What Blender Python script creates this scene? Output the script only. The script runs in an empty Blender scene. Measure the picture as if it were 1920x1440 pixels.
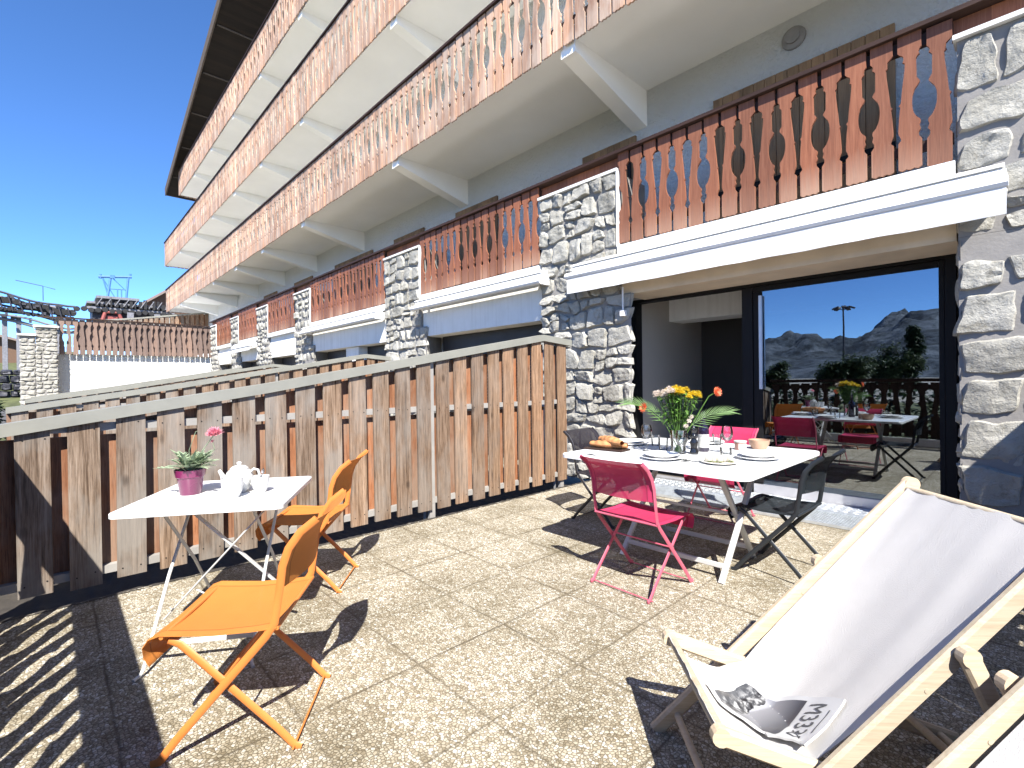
import bpy, bmesh, math, random
from mathutils import Vector, Matrix, Euler, noise
random.seed(7)
D = bpy.data
scene = bpy.context.scene
col = scene.collection
PI = math.pi
# ---------------------------------------------------------------- materials
def nt(name):
    m = D.materials.new(name); m.use_nodes = True
    t = m.node_tree; t.nodes.clear()
    o = t.nodes.new('ShaderNodeOutputMaterial')
    b = t.nodes.new('ShaderNodeBsdfPrincipled')
    t.links.new(b.outputs[0], o.inputs[0])
    return m, t, b, o
def N(t, kind, **kw):
    n = t.nodes.new('ShaderNode' + kind)
    for k, v in kw.items():
        if k.startswith('i_'):
            n.inputs[int(k[2:])].default_value = v
        else: setattr(n, k, v)
    return n
def L(t, a, b): t.links.new(a, b)
def c4(c): return (c[0], c[1], c[2], 1)
def coords(t, scale=(1, 1, 1), rot=(0, 0, 0)):
    tc = N(t, 'TexCoord'); mp = N(t, 'Mapping')
    mp.inputs['Scale'].default_value = scale; mp.inputs['Rotation'].default_value = rot
    L(t, tc.outputs['Object'], mp.inputs[0]); return mp.outputs[0]
def noise_n(t, vec, scale, detail=4, rough=.55, dist=0):
    n = N(t, 'TexNoise'); n.inputs['Scale'].default_value = scale; n.inputs['Detail'].default_value = detail
    n.inputs['Roughness'].default_value = rough; n.inputs['Distortion'].default_value = dist
    L(t, vec, n.inputs['Vector']); return n
def ramp(t, fac, stops):
    r = N(t, 'ValToRGB'); e = r.color_ramp.elements
    while len(e) < len(stops): e.new(.5)
    for i, (p, c) in enumerate(stops):
        e[i].position = p; e[i].color = c4(c) if len(c) == 3 else c
    L(t, fac, r.inputs[0]); return r.outputs[0]
def mix(t, fac, a, b, mode='MIX'):
    n = N(t, 'Mix', data_type='RGBA', blend_type=mode)
    for s, v in ((0, fac), (6, a), (7, b)):
        if hasattr(v, 'is_linked'): L(t, v, n.inputs[s])
        elif s == 0: n.inputs[0].default_value = v
        else: n.inputs[s].default_value = c4(v)
    return n.outputs[2]
def math_n(t, op, a, b=None):
    n = N(t, 'Math', operation=op)
    for i, v in enumerate((a, b)):
        if v is None: continue
        if hasattr(v, 'is_linked'): L(t, v, n.inputs[i])
        else: n.inputs[i].default_value = v
    return n.outputs[0]
def bump(t, b, height, strength=.3, dist=.01):
    n = N(t, 'Bump'); n.inputs['Strength'].default_value = strength; n.inputs['Distance'].default_value = dist
    L(t, height, n.inputs['Height']); L(t, n.outputs[0], b.inputs['Normal'])
def simple(name, c, rough=.5, metal=0, var=.12, vscale=8, bmp=0, bscale=60, spec=None, coat=0, bdist=.004):
    m, t, b, o = nt(name)
    v = coords(t); n = noise_n(t, v, vscale, 5)
    d = [max(0, x * (1 - var)) for x in c]; e = [min(1, x * (1 + var)) for x in c]
    L(t, ramp(t, n.outputs[0], [(.3, d), (.7, e)]), b.inputs['Base Color'])
    r2 = ramp(t, n.outputs[0], [(.3, (rough * .85,) * 3), (.7, (min(1, rough * 1.15),) * 3)])
    L(t, r2, b.inputs['Roughness'])
    b.inputs['Metallic'].default_value = metal
    if spec is not None: b.inputs['Specular IOR Level'].default_value = spec
    if coat: b.inputs['Coat Weight'].default_value = coat
    if bmp:
        n2 = noise_n(t, v, bscale, 4); bump(t, b, n2.outputs[0], bmp, bdist)
    return m
def wood(name, stops, axis=2, pitch=None, off=0, paxis=0, grain=1.0, knots=True, rough=.75, gray=None, bleach=False, warm=None, foot=None):
    """timber: grain stretched along `axis`, a tone of its own for each board (pitch along paxis)"""
    m, t, b, o = nt(name)
    sc = [34, 34, 34]; sc[axis] = 1.3
    v = coords(t, tuple(sc))
    tc = N(t, 'TexCoord'); sep = N(t, 'SeparateXYZ'); L(t, tc.outputs['Object'], sep.inputs[0])
    if pitch:
        f = math_n(t, 'FLOOR', math_n(t, 'DIVIDE', math_n(t, 'ADD', sep.outputs[paxis], -off + 100 * pitch), pitch))
    else:
        oi = N(t, 'ObjectInfo'); f = math_n(t, 'MULTIPLY', oi.outputs['Random'], 50)
    wn = N(t, 'TexWhiteNoise', noise_dimensions='1D'); L(t, f, wn.inputs['W'])
    cmb = N(t, 'CombineXYZ'); 
    for i in range(3): L(t, math_n(t, 'MULTIPLY', wn.outputs[0], 37.0), cmb.inputs[i])
    va = N(t, 'VectorMath', operation='ADD'); L(t, v, va.inputs[0]); L(t, cmb.outputs[0], va.inputs[1])
    g = noise_n(t, va.outputs[0], 1.0, 6, .65, .6)
    fine = noise_n(t, va.outputs[0], 4.0, 4, .6, .3)
    gm = mix(t, .45, g.outputs[0], fine.outputs[0])
    streak = noise_n(t, va.outputs[0], 7.0, 5, .75, .15)
    base = ramp(t, gm, stops)
    base = mix(t, .8 if knots else .22, base, ramp(t, streak.outputs[0], [(.36, (.42, .40, .38)), (.48, (1, 1, 1)), (.66, (1.18, 1.17, 1.15))]), 'MULTIPLY')
    tone = ramp(t, wn.outputs[0], [(0, (.66, .66, .68)), (.5, (1, 1, 1)), (.9, (1.22, 1.14, 1.06)), (1, (1.7, 1.75, 1.8))] if bleach else [(0, (.72, .72, .74)), (.5, (1, 1, 1)), (1, (1.2, 1.12, 1.05))])
    base = mix(t, 1, base, tone, 'MULTIPLY')
    if gray:
        big = noise_n(t, coords(t, (3, 3, 1.4)), 1.3, 4, .6)
        fac = ramp(t, big.outputs[0], [(.42, (0, 0, 0)), (.62, (gray[3],) * 3)])
        if warm:   # the end sheltered by the house is less weathered
            wf = N(t, 'MapRange'); L(t, sep.outputs[1], wf.inputs[0]); wf.inputs[1].default_value = warm[0]; wf.inputs[2].default_value = warm[1]; wf.inputs[3].default_value = 1; wf.inputs[4].default_value = .15
            base = mix(t, math_n(t, 'SUBTRACT', 1, wf.outputs[0]), base, warm[2], 'MULTIPLY')
            fac = math_n(t, 'MULTIPLY', fac, wf.outputs[0])
        base = mix(t, fac, base, gray[:3])
    if foot:   # board ends bleached by splashing rain
        ff = N(t, 'MapRange'); L(t, math_n(t, 'ADD', sep.outputs[2], math_n(t, 'MULTIPLY', math_n(t, 'SUBTRACT', g.outputs[0], .5), .35)), ff.inputs[0])
        ff.inputs[1].default_value = foot[0]; ff.inputs[2].default_value = foot[1]; ff.inputs[3].default_value = 1; ff.inputs[4].default_value = 0
        base = mix(t, math_n(t, 'MULTIPLY', ff.outputs[0], math_n(t, 'ADD', .05, math_n(t, 'MULTIPLY', wn.outputs[0], .5))), base, foot[2])
    if knots:
        sk = [5.2, 5.2, 5.2]; sk[axis] = 2.6
        vo = N(t, 'TexVoronoi'); vo.inputs['Scale'].default_value = 1.0
        va2 = N(t, 'VectorMath', operation='ADD'); L(t, coords(t, tuple(sk)), va2.inputs[0]); L(t, cmb.outputs[0], va2.inputs[1])
        L(t, va2.outputs[0], vo.inputs['Vector'])
        kf = ramp(t, vo.outputs['Distance'], [(.05, (1, 1, 1)), (.13, (0, 0, 0))])
        base = mix(t, math_n(t, 'MULTIPLY', kf, .6), base, tuple(x * .3 for x in stops[0][1]))
    L(t, base, b.inputs['Base Color'])
    b.inputs['Roughness'].default_value = rough; b.inputs['Specular IOR Level'].default_value = .25
    bump(t, b, gm, .35 * grain, .006)
    return m
MT = {}
def build_materials():
    # exposed-aggregate paving, pebbles in dark matrix, half-metre slabs
    m, t, b, o = nt('aggregate paving')
    v = coords(t)
    wob = noise_n(t, v, 30, 2)
    vv = N(t, 'VectorMath', operation='ADD'); sc_ = N(t, 'VectorMath', operation='SCALE'); sc_.inputs[3].default_value = .012
    L(t, wob.outputs[1], sc_.inputs[0]); L(t, v, vv.inputs[0]); L(t, sc_.outputs[0], vv.inputs[1])
    v1 = N(t, 'TexVoronoi'); v1.inputs['Scale'].default_value = 78; L(t, vv.outputs[0], v1.inputs['Vector'])
    v2 = N(t, 'TexVoronoi', feature='DISTANCE_TO_EDGE'); v2.inputs['Scale'].default_value = 78; L(t, vv.outputs[0], v2.inputs['Vector'])
    sepc = N(t, 'SeparateColor'); L(t, v1.outputs['Color'], sepc.inputs[0])
    pc = ramp(t, sepc.outputs[0], [(0, (.21, .175, .122)), (.25, (.315, .277, .208)), (.55, (.395, .357, .283)), (.8, (.46, .432, .365)), (1, (.60, .585, .54))])
    edge = ramp(t, v2.outputs['Distance'], [(.01, (0, 0, 0)), (.16, (1, 1, 1))])
    gap = mix(t, edge, (.125, .104, .068), pc)
    big = noise_n(t, v, 1.5, 6, .65)
    stain = ramp(t, big.outputs[0], [(.34, (.60, .58, .52)), (.55, (1, 1, 1))])
    gap = mix(t, 1, gap, stain, 'MULTIPLY')
    sep = N(t, 'SeparateXYZ'); L(t, v, sep.inputs[0])
    jn = noise_n(t, v, 9, 3)
    lines = []
    for ax, off, p in ((0, -1.38, .505), (1, 1.175, .512)):
        w = math_n(t, 'ADD', sep.outputs[ax], math_n(t, 'MULTIPLY', jn.outputs[0], .02))
        fr = math_n(t, 'FRACT', math_n(t, 'DIVIDE', math_n(t, 'ADD', w, 100 * p - off - .01), p))
        dist = math_n(t, 'ABSOLUTE', math_n(t, 'SUBTRACT', fr, .5))
        lines.append(math_n(t, 'SUBTRACT', .5, dist))
    jd = math_n(t, 'MULTIPLY', math_n(t, 'MINIMUM', lines[0], lines[1]), .5)
    joint = ramp(t, jd, [(.0, (0, 0, 0)), (.003, (.3, .3, .3)), (.009, (1, 1, 1))])
    soft = ramp(t, jd, [(.0, (.0, .0, .0)), (.06, (1, 1, 1))])
    jmod = noise_n(t, v, 2.3, 3)
    jfac = ramp(t, jmod.outputs[0], [(.34, (.3, .3, .3)), (.64, (1, 1, 1))])
    dirt = mix(t, math_n(t, 'MULTIPLY', math_n(t, 'SUBTRACT', 1, soft), math_n(t, 'MULTIPLY', jfac, .28)), gap, (.12, .10, .06))
    fin = mix(t, math_n(t, 'MULTIPLY', math_n(t, 'SUBTRACT', 1, joint), jfac), dirt, (.075, .06, .038))
    L(t, fin, b.inputs['Base Color']); b.inputs['Roughness'].default_value = .8; b.inputs['Specular IOR Level'].default_value = .3
    hgt = mix(t, .5, edge, joint)
    hgt = mix(t, .3, hgt, math_n(t, 'SUBTRACT', 1, v1.outputs['Distance']))
    bump(t, b, hgt, .6, .007)
    MT['paving'] = m
    # pale limestone
    def stone(name, a, bb, cc):
        m, t, b, o = nt(name); v = coords(t)
        n1 = noise_n(t, v, 3.0, 6, .65); n2 = noise_n(t, v, 26, 6, .7); n3 = noise_n(t, v, 9, 8, .72, .2)
        cl = ramp(t, n1.outputs[0], [(.3, a), (.5, bb), (.72, cc)])
        pit = ramp(t, n3.outputs[0], [(.32, (.62, .60, .56)), (.46, (1, 1, 1))])
        cl = mix(t, 1, cl, pit, 'MULTIPLY')
        L(t, cl, b.inputs['Base Color']); b.inputs['Roughness'].default_value = .9; b.inputs['Specular IOR Level'].default_value = .2
        bump(t, b, mix(t, .4, n2.outputs[0], n3.outputs[0]), 1.0, .03); return m
    MT['stone'] = stone('pale rubble limestone', (.235, .225, .195), (.34, .33, .295), (.43, .42, .385))
    MT['mortar'] = simple('grey mortar', (.22, .21, .20), .95, bmp=.6, bscale=50)
    # roughcast render
    m, t, b, o = nt('white roughcast'); v = coords(t)
    n1 = noise_n(t, v, 20, 6, .72); n2 = noise_n(t, v, 1.2, 4)
    L(t, ramp(t, n2.outputs[0], [(.3, (.84, .85, .83)), (.7, (.90, .91, .89))]), b.inputs['Base Color'])
    b.inputs['Roughness'].default_value = .95; b.inputs['Specular IOR Level'].default_value = .1
    bump(t, b, n1.outputs[0], 1.0, .13); MT['roughcast'] = m
    MT['white_concrete'] = simple('white painted concrete', (.74, .74, .71), .8, var=.06, vscale=3, bmp=.25, bscale=30)
    MT['slab_white'] = simple('white painted slab soffit', (.89, .88, .84), .85, var=.045, vscale=.8, bmp=.12, bscale=14)
    m, t, b, o = nt('rain streaked white concrete'); v = coords(t, (14, 14, .7)); n1 = noise_n(t, v, 1, 5, .6); n2 = noise_n(t, coords(t), 2.2, 5); n3 = noise_n(t, coords(t), 34, 4)
    L(t, mix(t, 1, ramp(t, n1.outputs[0], [(.30, (.69, .685, .66)), (.55, (.77, .77, .75))]), ramp(t, n2.outputs[0], [(.3, (.9, .9, .88)), (.6, (1, 1, 1))]), 'MULTIPLY'), b.inputs['Base Color']); b.inputs['Roughness'].default_value = .8
    bump(t, b, n3.outputs[0], .3, .006); MT['white_concrete'] = m
    MT['white_trim'] = simple('white trim paint', (.74, .74, .73), .5, var=.04, vscale=5)
    MT['beam_beige'] = simple('beige painted lintel', (.62, .51, .375), .85, var=.10, vscale=4, bmp=.4, bscale=45)
    MT['board_red'] = wood('red stained balcony boards', [(.28, (.12, .046, .026)), (.5, (.22, .088, .05)), (.75, (.31, .145, .085))], 2, .175, 0, 0, .6, False, .55, foot=(2.93, 3.16, (.42, .30, .22)))
    MT['board_tan'] = wood('sun bleached balcony boards', [(.28, (.25, .135, .09)), (.5, (.40, .25, .175)), (.75, (.54, .395, .30))], 2, .175, 0, 0, .6, False, .7, (.50, .42, .35, .5), True)
    MT['board_wing'] = wood('weathered wing railing boards', [(.28, (.13, .085, .068)), (.5, (.19, .135, .112)), (.75, (.25, .19, .16))], 2, .2, 0, 1, .6, False, .7)
    MT['rail_dark'] = wood('dark red handrail', [(.3, (.018, .010, .008)), (.7, (.05, .028, .022))], 0, None, 0, 0, .6, False, .6)
    MT['fence_front'] = wood('weathered grey fence boards', [(.34, (.035, .021, .014)), (.43, (.115, .078, .052)), (.53, (.20, .147, .107)), (.70, (.32, .255, .20))], 2, .218, .02, 1, 1.2, True, .85, (.22, .205, .185, .7), False, (1.2, 4.2, (1.18, .98, .80)))
    MT['fence_back'] = wood('orange brown fence boards', [(.3, (.10, .038, .018)), (.5, (.25, .11, .055)), (.72, (.34, .185, .105))], 2, .218, .13, 1, 1.0, True, .8, (.26, .21, .165, .5))
    MT['fence_rail'] = simple('grey fence rail', (.25, .24, .225), .8, var=.12, vscale=6, bmp=.2)
    MT['fence_cap'] = simple('grey green metal coping', (.20, .20, .175), .55, metal=.0, var=.07, vscale=5)
    MT['soffit_dark'] = wood('dark roof boarding', [(.3, (.008, .006, .005)), (.7, (.022, .016, .012))], 1, .14, 0, 0, .6, False, .9)
    MT['fascia'] = wood('weathered verge board', [(.3, (.05, .04, .032)), (.7, (.12, .10, .085))], 0, None, 0, 0, .8, False, .9)
    MT['shutter_wood'] = wood('brown shutter boards', [(.3, (.16, .09, .045)), (.7, (.30, .19, .10))], 2, .12, 0, 0, .6, False, .7)
    MT['black_frame'] = simple('black aluminium frame', (.012, .012, .013), .6, var=.1, spec=.15)
    MT['aluminium'] = simple('pale aluminium', (.62, .62, .64), .42, metal=.75, var=.06)
    MT['galv'] = simple('galvanised steel', (.62, .66, .70), .38, metal=.7, var=.12, vscale=20)
    MT['roller_black'] = simple('black roller shutter slats', (.02, .02, .022), .5, var=.1)
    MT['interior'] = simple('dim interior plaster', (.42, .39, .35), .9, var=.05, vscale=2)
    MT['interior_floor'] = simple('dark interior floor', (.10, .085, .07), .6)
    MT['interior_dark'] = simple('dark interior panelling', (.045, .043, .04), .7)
    # solar-control glazing
    m, t, b, o = nt('reflective glazing'); t.nodes.remove(b)
    g = N(t, 'BsdfGlossy'); g.inputs['Color'].default_value = (.80, .90, 1.0, 1); g.inputs['Roughness'].default_value = .006
    tr = N(t, 'BsdfTransparent'); tr.inputs['Color'].default_value = (.30, .31, .33, 1)
    fr = N(t, 'Fresnel'); fr.inputs[0].default_value = 1.5
    fac = math_n(t, 'MINIMUM', math_n(t, 'ADD', math_n(t, 'MULTIPLY', fr.outputs[0], 1.5), .23), .95)
    nb = noise_n(t, coords(t), .9, 2); bp = N(t, 'Bump'); bp.inputs['Strength'].default_value = .05; bp.inputs['Distance'].default_value = .02
    L(t, nb.outputs[0], bp.inputs['Height']); L(t, bp.outputs[0], g.inputs['Normal'])
    mx = N(t, 'MixShader'); L(t, fac, mx.inputs[0]); L(t, tr.outputs[0], mx.inputs[1]); L(t, g.outputs[0], mx.inputs[2]); L(t, mx.outputs[0], o.inputs[0])
    MT['glazing'] = m
    # thin clear glass for tableware
    m, t, b, o = nt('clear tableware glass'); t.nodes.remove(b)
    g = N(t, 'BsdfGlossy'); g.inputs['Roughness'].default_value = .02
    tr = N(t, 'BsdfTransparent'); tr.inputs['Color'].default_value = (.98, .99, .99, 1)
    fr = N(t, 'Fresnel'); fr.inputs[0].default_value = 1.5
    mx = N(t, 'MixShader'); L(t, math_n(t, 'MINIMUM', math_n(t, 'MULTIPLY', fr.outputs[0], 1.1), .9), mx.inputs[0]); L(t, tr.outputs[0], mx.inputs[1]); L(t, g.outputs[0], mx.inputs[2]); L(t, mx.outputs[0], o.inputs[0])
    MT['clear'] = m
    def mesh_fabric(name, c, tcol, alpha, hem=False):
        m, t, b, o = nt(name)
        tl = N(t, 'BsdfTranslucent'); tl.inputs[0].default_value = c4(tcol)
        n = noise_n(t, coords(t), 14, 4)
        L(t, ramp(t, n.outputs[0], [(.3, tuple(x * .97 for x in c)), (.7, tuple(min(1, x * 1.03) for x in c))]), b.inputs['Base Color'])
        if hem:   # doubled, stitched edge along both sides
            tc = N(t, 'TexCoord'); sx = N(t, 'SeparateXYZ'); L(t, tc.outputs['Object'], sx.inputs[0]); ax_ = math_n(t, 'ABSOLUTE', sx.outputs[0])
            hm = ramp(t, math_n(t, 'MULTIPLY', ax_, 2), [(.366, (0, 0, 0)), (.370, (1, 1, 1))])
            st = ramp(t, math_n(t, 'MULTIPLY', ax_, 2), [(.356, (1, 1, 1)), (.362, (.55, .55, .55)), (.368, (.55, .55, .55)), (.374, (1, 1, 1))])
            lk = b.inputs['Base Color'].links[0].from_socket; L(t, mix(t, 1, lk, st, 'MULTIPLY'), b.inputs['Base Color'])
        b.inputs['Roughness'].default_value = .65; b.inputs['Specular IOR Level'].default_value = .3
        wv = coords(t, (1, 1, 1)); w1 = N(t, 'TexVoronoi'); w1.inputs['Scale'].default_value = 420; L(t, wv, w1.inputs['Vector'])
        bump(t, b, w1.outputs['Distance'], .4, .002)
        mx = N(t, 'MixShader'); mx.inputs[0].default_value = .25; L(t, b.outputs[0], mx.inputs[1]); L(t, tl.outputs[0], mx.inputs[2])
        tr = N(t, 'BsdfTransparent'); m2 = N(t, 'MixShader'); m2.inputs[0].default_value = alpha
        if hem: L(t, math_n(t, 'MULTIPLY', math_n(t, 'SUBTRACT', 1, hm), alpha), m2.inputs[0])
        L(t, mx.outputs[0], m2.inputs[1]); L(t, tr.outputs[0], m2.inputs[2]); L(t, m2.outputs[0], o.inputs[0]); return m
    MT['sling_orange'] = mesh_fabric('orange mesh fabric', (.58, .225, .05), (.5, .15, .025), .08, True)
    MT['sling_pink'] = mesh_fabric('fuchsia mesh fabric', (.54, .045, .13), (.5, .03, .09), .26, True)
    MT['sling_grey'] = mesh_fabric('storm grey mesh fabric', (.016, .022, .028), (.014, .018, .022), .2, True)
    MT['sling_black'] = mesh_fabric('liquorice mesh fabric', (.025, .022, .03), (.02, .02, .02), .28, True)
    MT['canvas'] = mesh_fabric('white canvas sling', (.62, .605, .59), (.5, .49, .48), 0)
    MT['parapet'] = wood('dark brown parapet boards', [(.3, (.018, .012, .01)), (.7, (.05, .032, .024))], 2, .19, 0, 0, .6, False, .7)
    MT['awning_cloth'] = mesh_fabric('white awning cloth', (.82, .82, .81), (.6, .6, .58), 0)
    MT['paint_orange'] = simple('orange painted steel', (.52, .17, .04), .38, var=.05)
    MT['paint_pink'] = simple('fuchsia painted steel', (.44, .09, .14), .4, var=.06)
    MT['paint_grey'] = simple('storm grey painted steel', (.018, .022, .027), .4, var=.08)
    MT['paint_black'] = simple('black painted steel', (.02, .018, .02), .4, var=.08)
    MT['paint_white'] = simple('white painted steel', (.50, .505, .505), .35, var=.03)
    MT['table_white'] = simple('white powder coated sheet', (.68, .695, .705), .32, var=.02)
    MT['beech'] = wood('pale beech slats', [(.3, (.36, .29, .20)), (.55, (.45, .385, .29)), (.8, (.50, .44, .35))], 1, None, 0, 0, .3, False, .45)
    MT['porcelain'] = simple('white glazed porcelain', (.56, .56, .55), .18, var=.02)
    MT['plate_white'] = simple('white glazed plate', (.78, .78, .77), .15, var=.02)
    MT['cream_glaze'] = simple('cream glazed stoneware', (.66, .62, .55), .25, var=.03)
    MT['pot_purple'] = simple('purple glazed flowerpot', (.15, .016, .07), .28, var=.1, coat=.3)
    MT['soil'] = simple('potting soil', (.035, .025, .018), .95, var=.4, bmp=.8, bscale=90)
    def leaf(name, c, sub=.25):
        m, t, b, o = nt(name)
        oi = noise_n(t, coords(t), 30, 3)
        L(t, ramp(t, oi.outputs[0], [(.3, tuple(x * .65 for x in c)), (.7, tuple(min(1, x * 1.35) for x in c))]), b.inputs['Base Color'])
        b.inputs['Roughness'].default_value = .5
        tl = N(t, 'BsdfTranslucent'); tl.inputs[0].default_value = c4([min(1, x * 1.3) for x in c])
        mx = N(t, 'MixShader'); mx.inputs[0].default_value = sub; L(t, b.outputs[0], mx.inputs[1]); L(t, tl.outputs[0], mx.inputs[2]); L(t, mx.outputs[0], o.inputs[0]); return m
    MT['leaf_pale'] = leaf('pale sage leaves', (.27, .34, .22)); MT['leaf_green'] = leaf('fresh green leaves', (.08, .17, .03))
    MT['leaf_palm'] = leaf('palm frond green', (.14, .24, .08)); MT['petal_pink'] = leaf('pink petals', (.66, .28, .34), .4)
    MT['petal_yellow'] = leaf('yellow petals', (.62, .46, .03), .35); MT['petal_white'] = leaf('white petals', (.62, .55, .48), .35)
    MT['petal_orange'] = leaf('orange petals', (.75, .20, .09), .35); MT['conifer'] = leaf('dark conifer needles', (.022, .05, .02), .1)
    MT['bush'] = leaf('bush leaves', (.035, .06, .02), .15)
    MT['bread'] = simple('baked bread crust', (.40, .18, .07), .6, var=.3, vscale=18, bmp=.5, bscale=40)
    MT['cheese'] = simple('white cheese', (.42, .40, .34), .55, var=.06, bmp=.3); MT['herb'] = leaf('herb garnish', (.12, .17, .04))
    MT['steel'] = simple('polished steel', (.72, .72, .72), .2, metal=1, var=.03)
    MT['mill_black'] = simple('black lacquer', (.012, .012, .013), .12, var=.1, coat=.6)
    MT['wine_glass_dark'] = simple('dark bottle glass', (.018, .012, .03), .1, var=.1, coat=.5)
    MT['label_white'] = simple('paper label', (.45, .45, .43), .7, var=.03)
    MT['jam'] = simple('terracotta coloured pot', (.30, .15, .12), .4, var=.1)
    MT['wood_bowl'] = simple('light wooden bowl', (.38, .24, .16), .5, var=.15, vscale=20)
    MT['paper'] = simple('magazine paper', (.46, .465, .47), .35, var=.01); MT['ink'] = simple('grey printing ink', (.06, .063, .07), .5, var=.05)
    m, t, b, o = nt('black and white mountain picture'); tc = N(t, 'TexCoord'); sep = N(t, 'SeparateXYZ'); L(t, tc.outputs['UV'], sep.inputs[0])
    n1 = noise_n(t, tc.outputs['UV'], 7, 8, .65); n2 = noise_n(t, tc.outputs['UV'], 2.5, 5, .5)
    ridge = math_n(t, 'ADD', .40, math_n(t, 'MULTIPLY', math_n(t, 'SUBTRACT', n2.outputs[0], .5), .55))
    below = math_n(t, 'LESS_THAN', sep.outputs[1], ridge)
    rock = ramp(t, n1.outputs[0], [(.40, (.01, .01, .012)), (.5, (.07, .072, .078)), (.58, (.34, .345, .35))])
    skyr = ramp(t, sep.outputs[1], [(.4, (.27, .275, .30)), (.95, (.04, .043, .055))])
    low = ramp(t, sep.outputs[1], [(.0, (0, 0, 0)), (.22, (1, 1, 1))])
    rock = mix(t, low, (.06, .065, .075), rock)
    L(t, mix(t, below, skyr, rock), b.inputs['Base Color']); b.inputs['Roughness'].default_value = .35; MT['picture'] = m
    MT['asphalt'] = simple('asphalt', (.075, .072, .068), .9, var=.2, vscale=5, bmp=.3)
    MT['gravel'] = simple('dry gravel', (.26, .245, .215), .95, var=.2, vscale=3, bmp=.3)
    MT['grass'] = simple('dry mountain grass', (.075, .085, .03), .9, var=.45, vscale=1.2, bmp=.5, bscale=12)
    MT['dirt'] = simple('dark soil strip', (.035, .03, .025), .95, var=.4, bmp=.7, bscale=40)
    MT['lift_dark'] = simple('dark lift steel', (.035, .035, .045), .6, var=.3); MT['lift_grey'] = simple('grey lift steel', (.16, .16, .175), .6, var=.25)
    MT['tyre'] = simple('black rubber', (.015, .015, .016), .8); MT['lift_blue'] = simple('blue painted gantry', (.06, .17, .36), .5, var=.1)
    MT['lift_red'] = simple('red brown machinery', (.24, .06, .05), .6, var=.2)
    MT['bark'] = simple('bark', (.07, .05, .035), .95, var=.3, bmp=.8, bscale=20)
    MT['chalet_wall'] = simple('brown chalet timber', (.12, .07, .045), .85, var=.2); MT['chalet_roof'] = simple('grey brown chalet roof', (.20, .15, .13), .8, var=.2)
    # far mountains: forest and rock, with the blue of haze painted into their colours
    m, t, b, o = nt('haze tinted mountain slopes'); v = coords(t); n1 = noise_n(t, v, .006, 8, .7, .5); n2 = noise_n(t, v, .03, 6, .7)
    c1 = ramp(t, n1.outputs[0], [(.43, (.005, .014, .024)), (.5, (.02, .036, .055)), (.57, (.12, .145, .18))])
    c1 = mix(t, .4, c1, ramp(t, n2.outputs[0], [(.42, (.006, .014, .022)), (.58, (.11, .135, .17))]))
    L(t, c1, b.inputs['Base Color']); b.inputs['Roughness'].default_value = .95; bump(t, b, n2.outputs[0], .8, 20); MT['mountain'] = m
build_materials()
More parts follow.
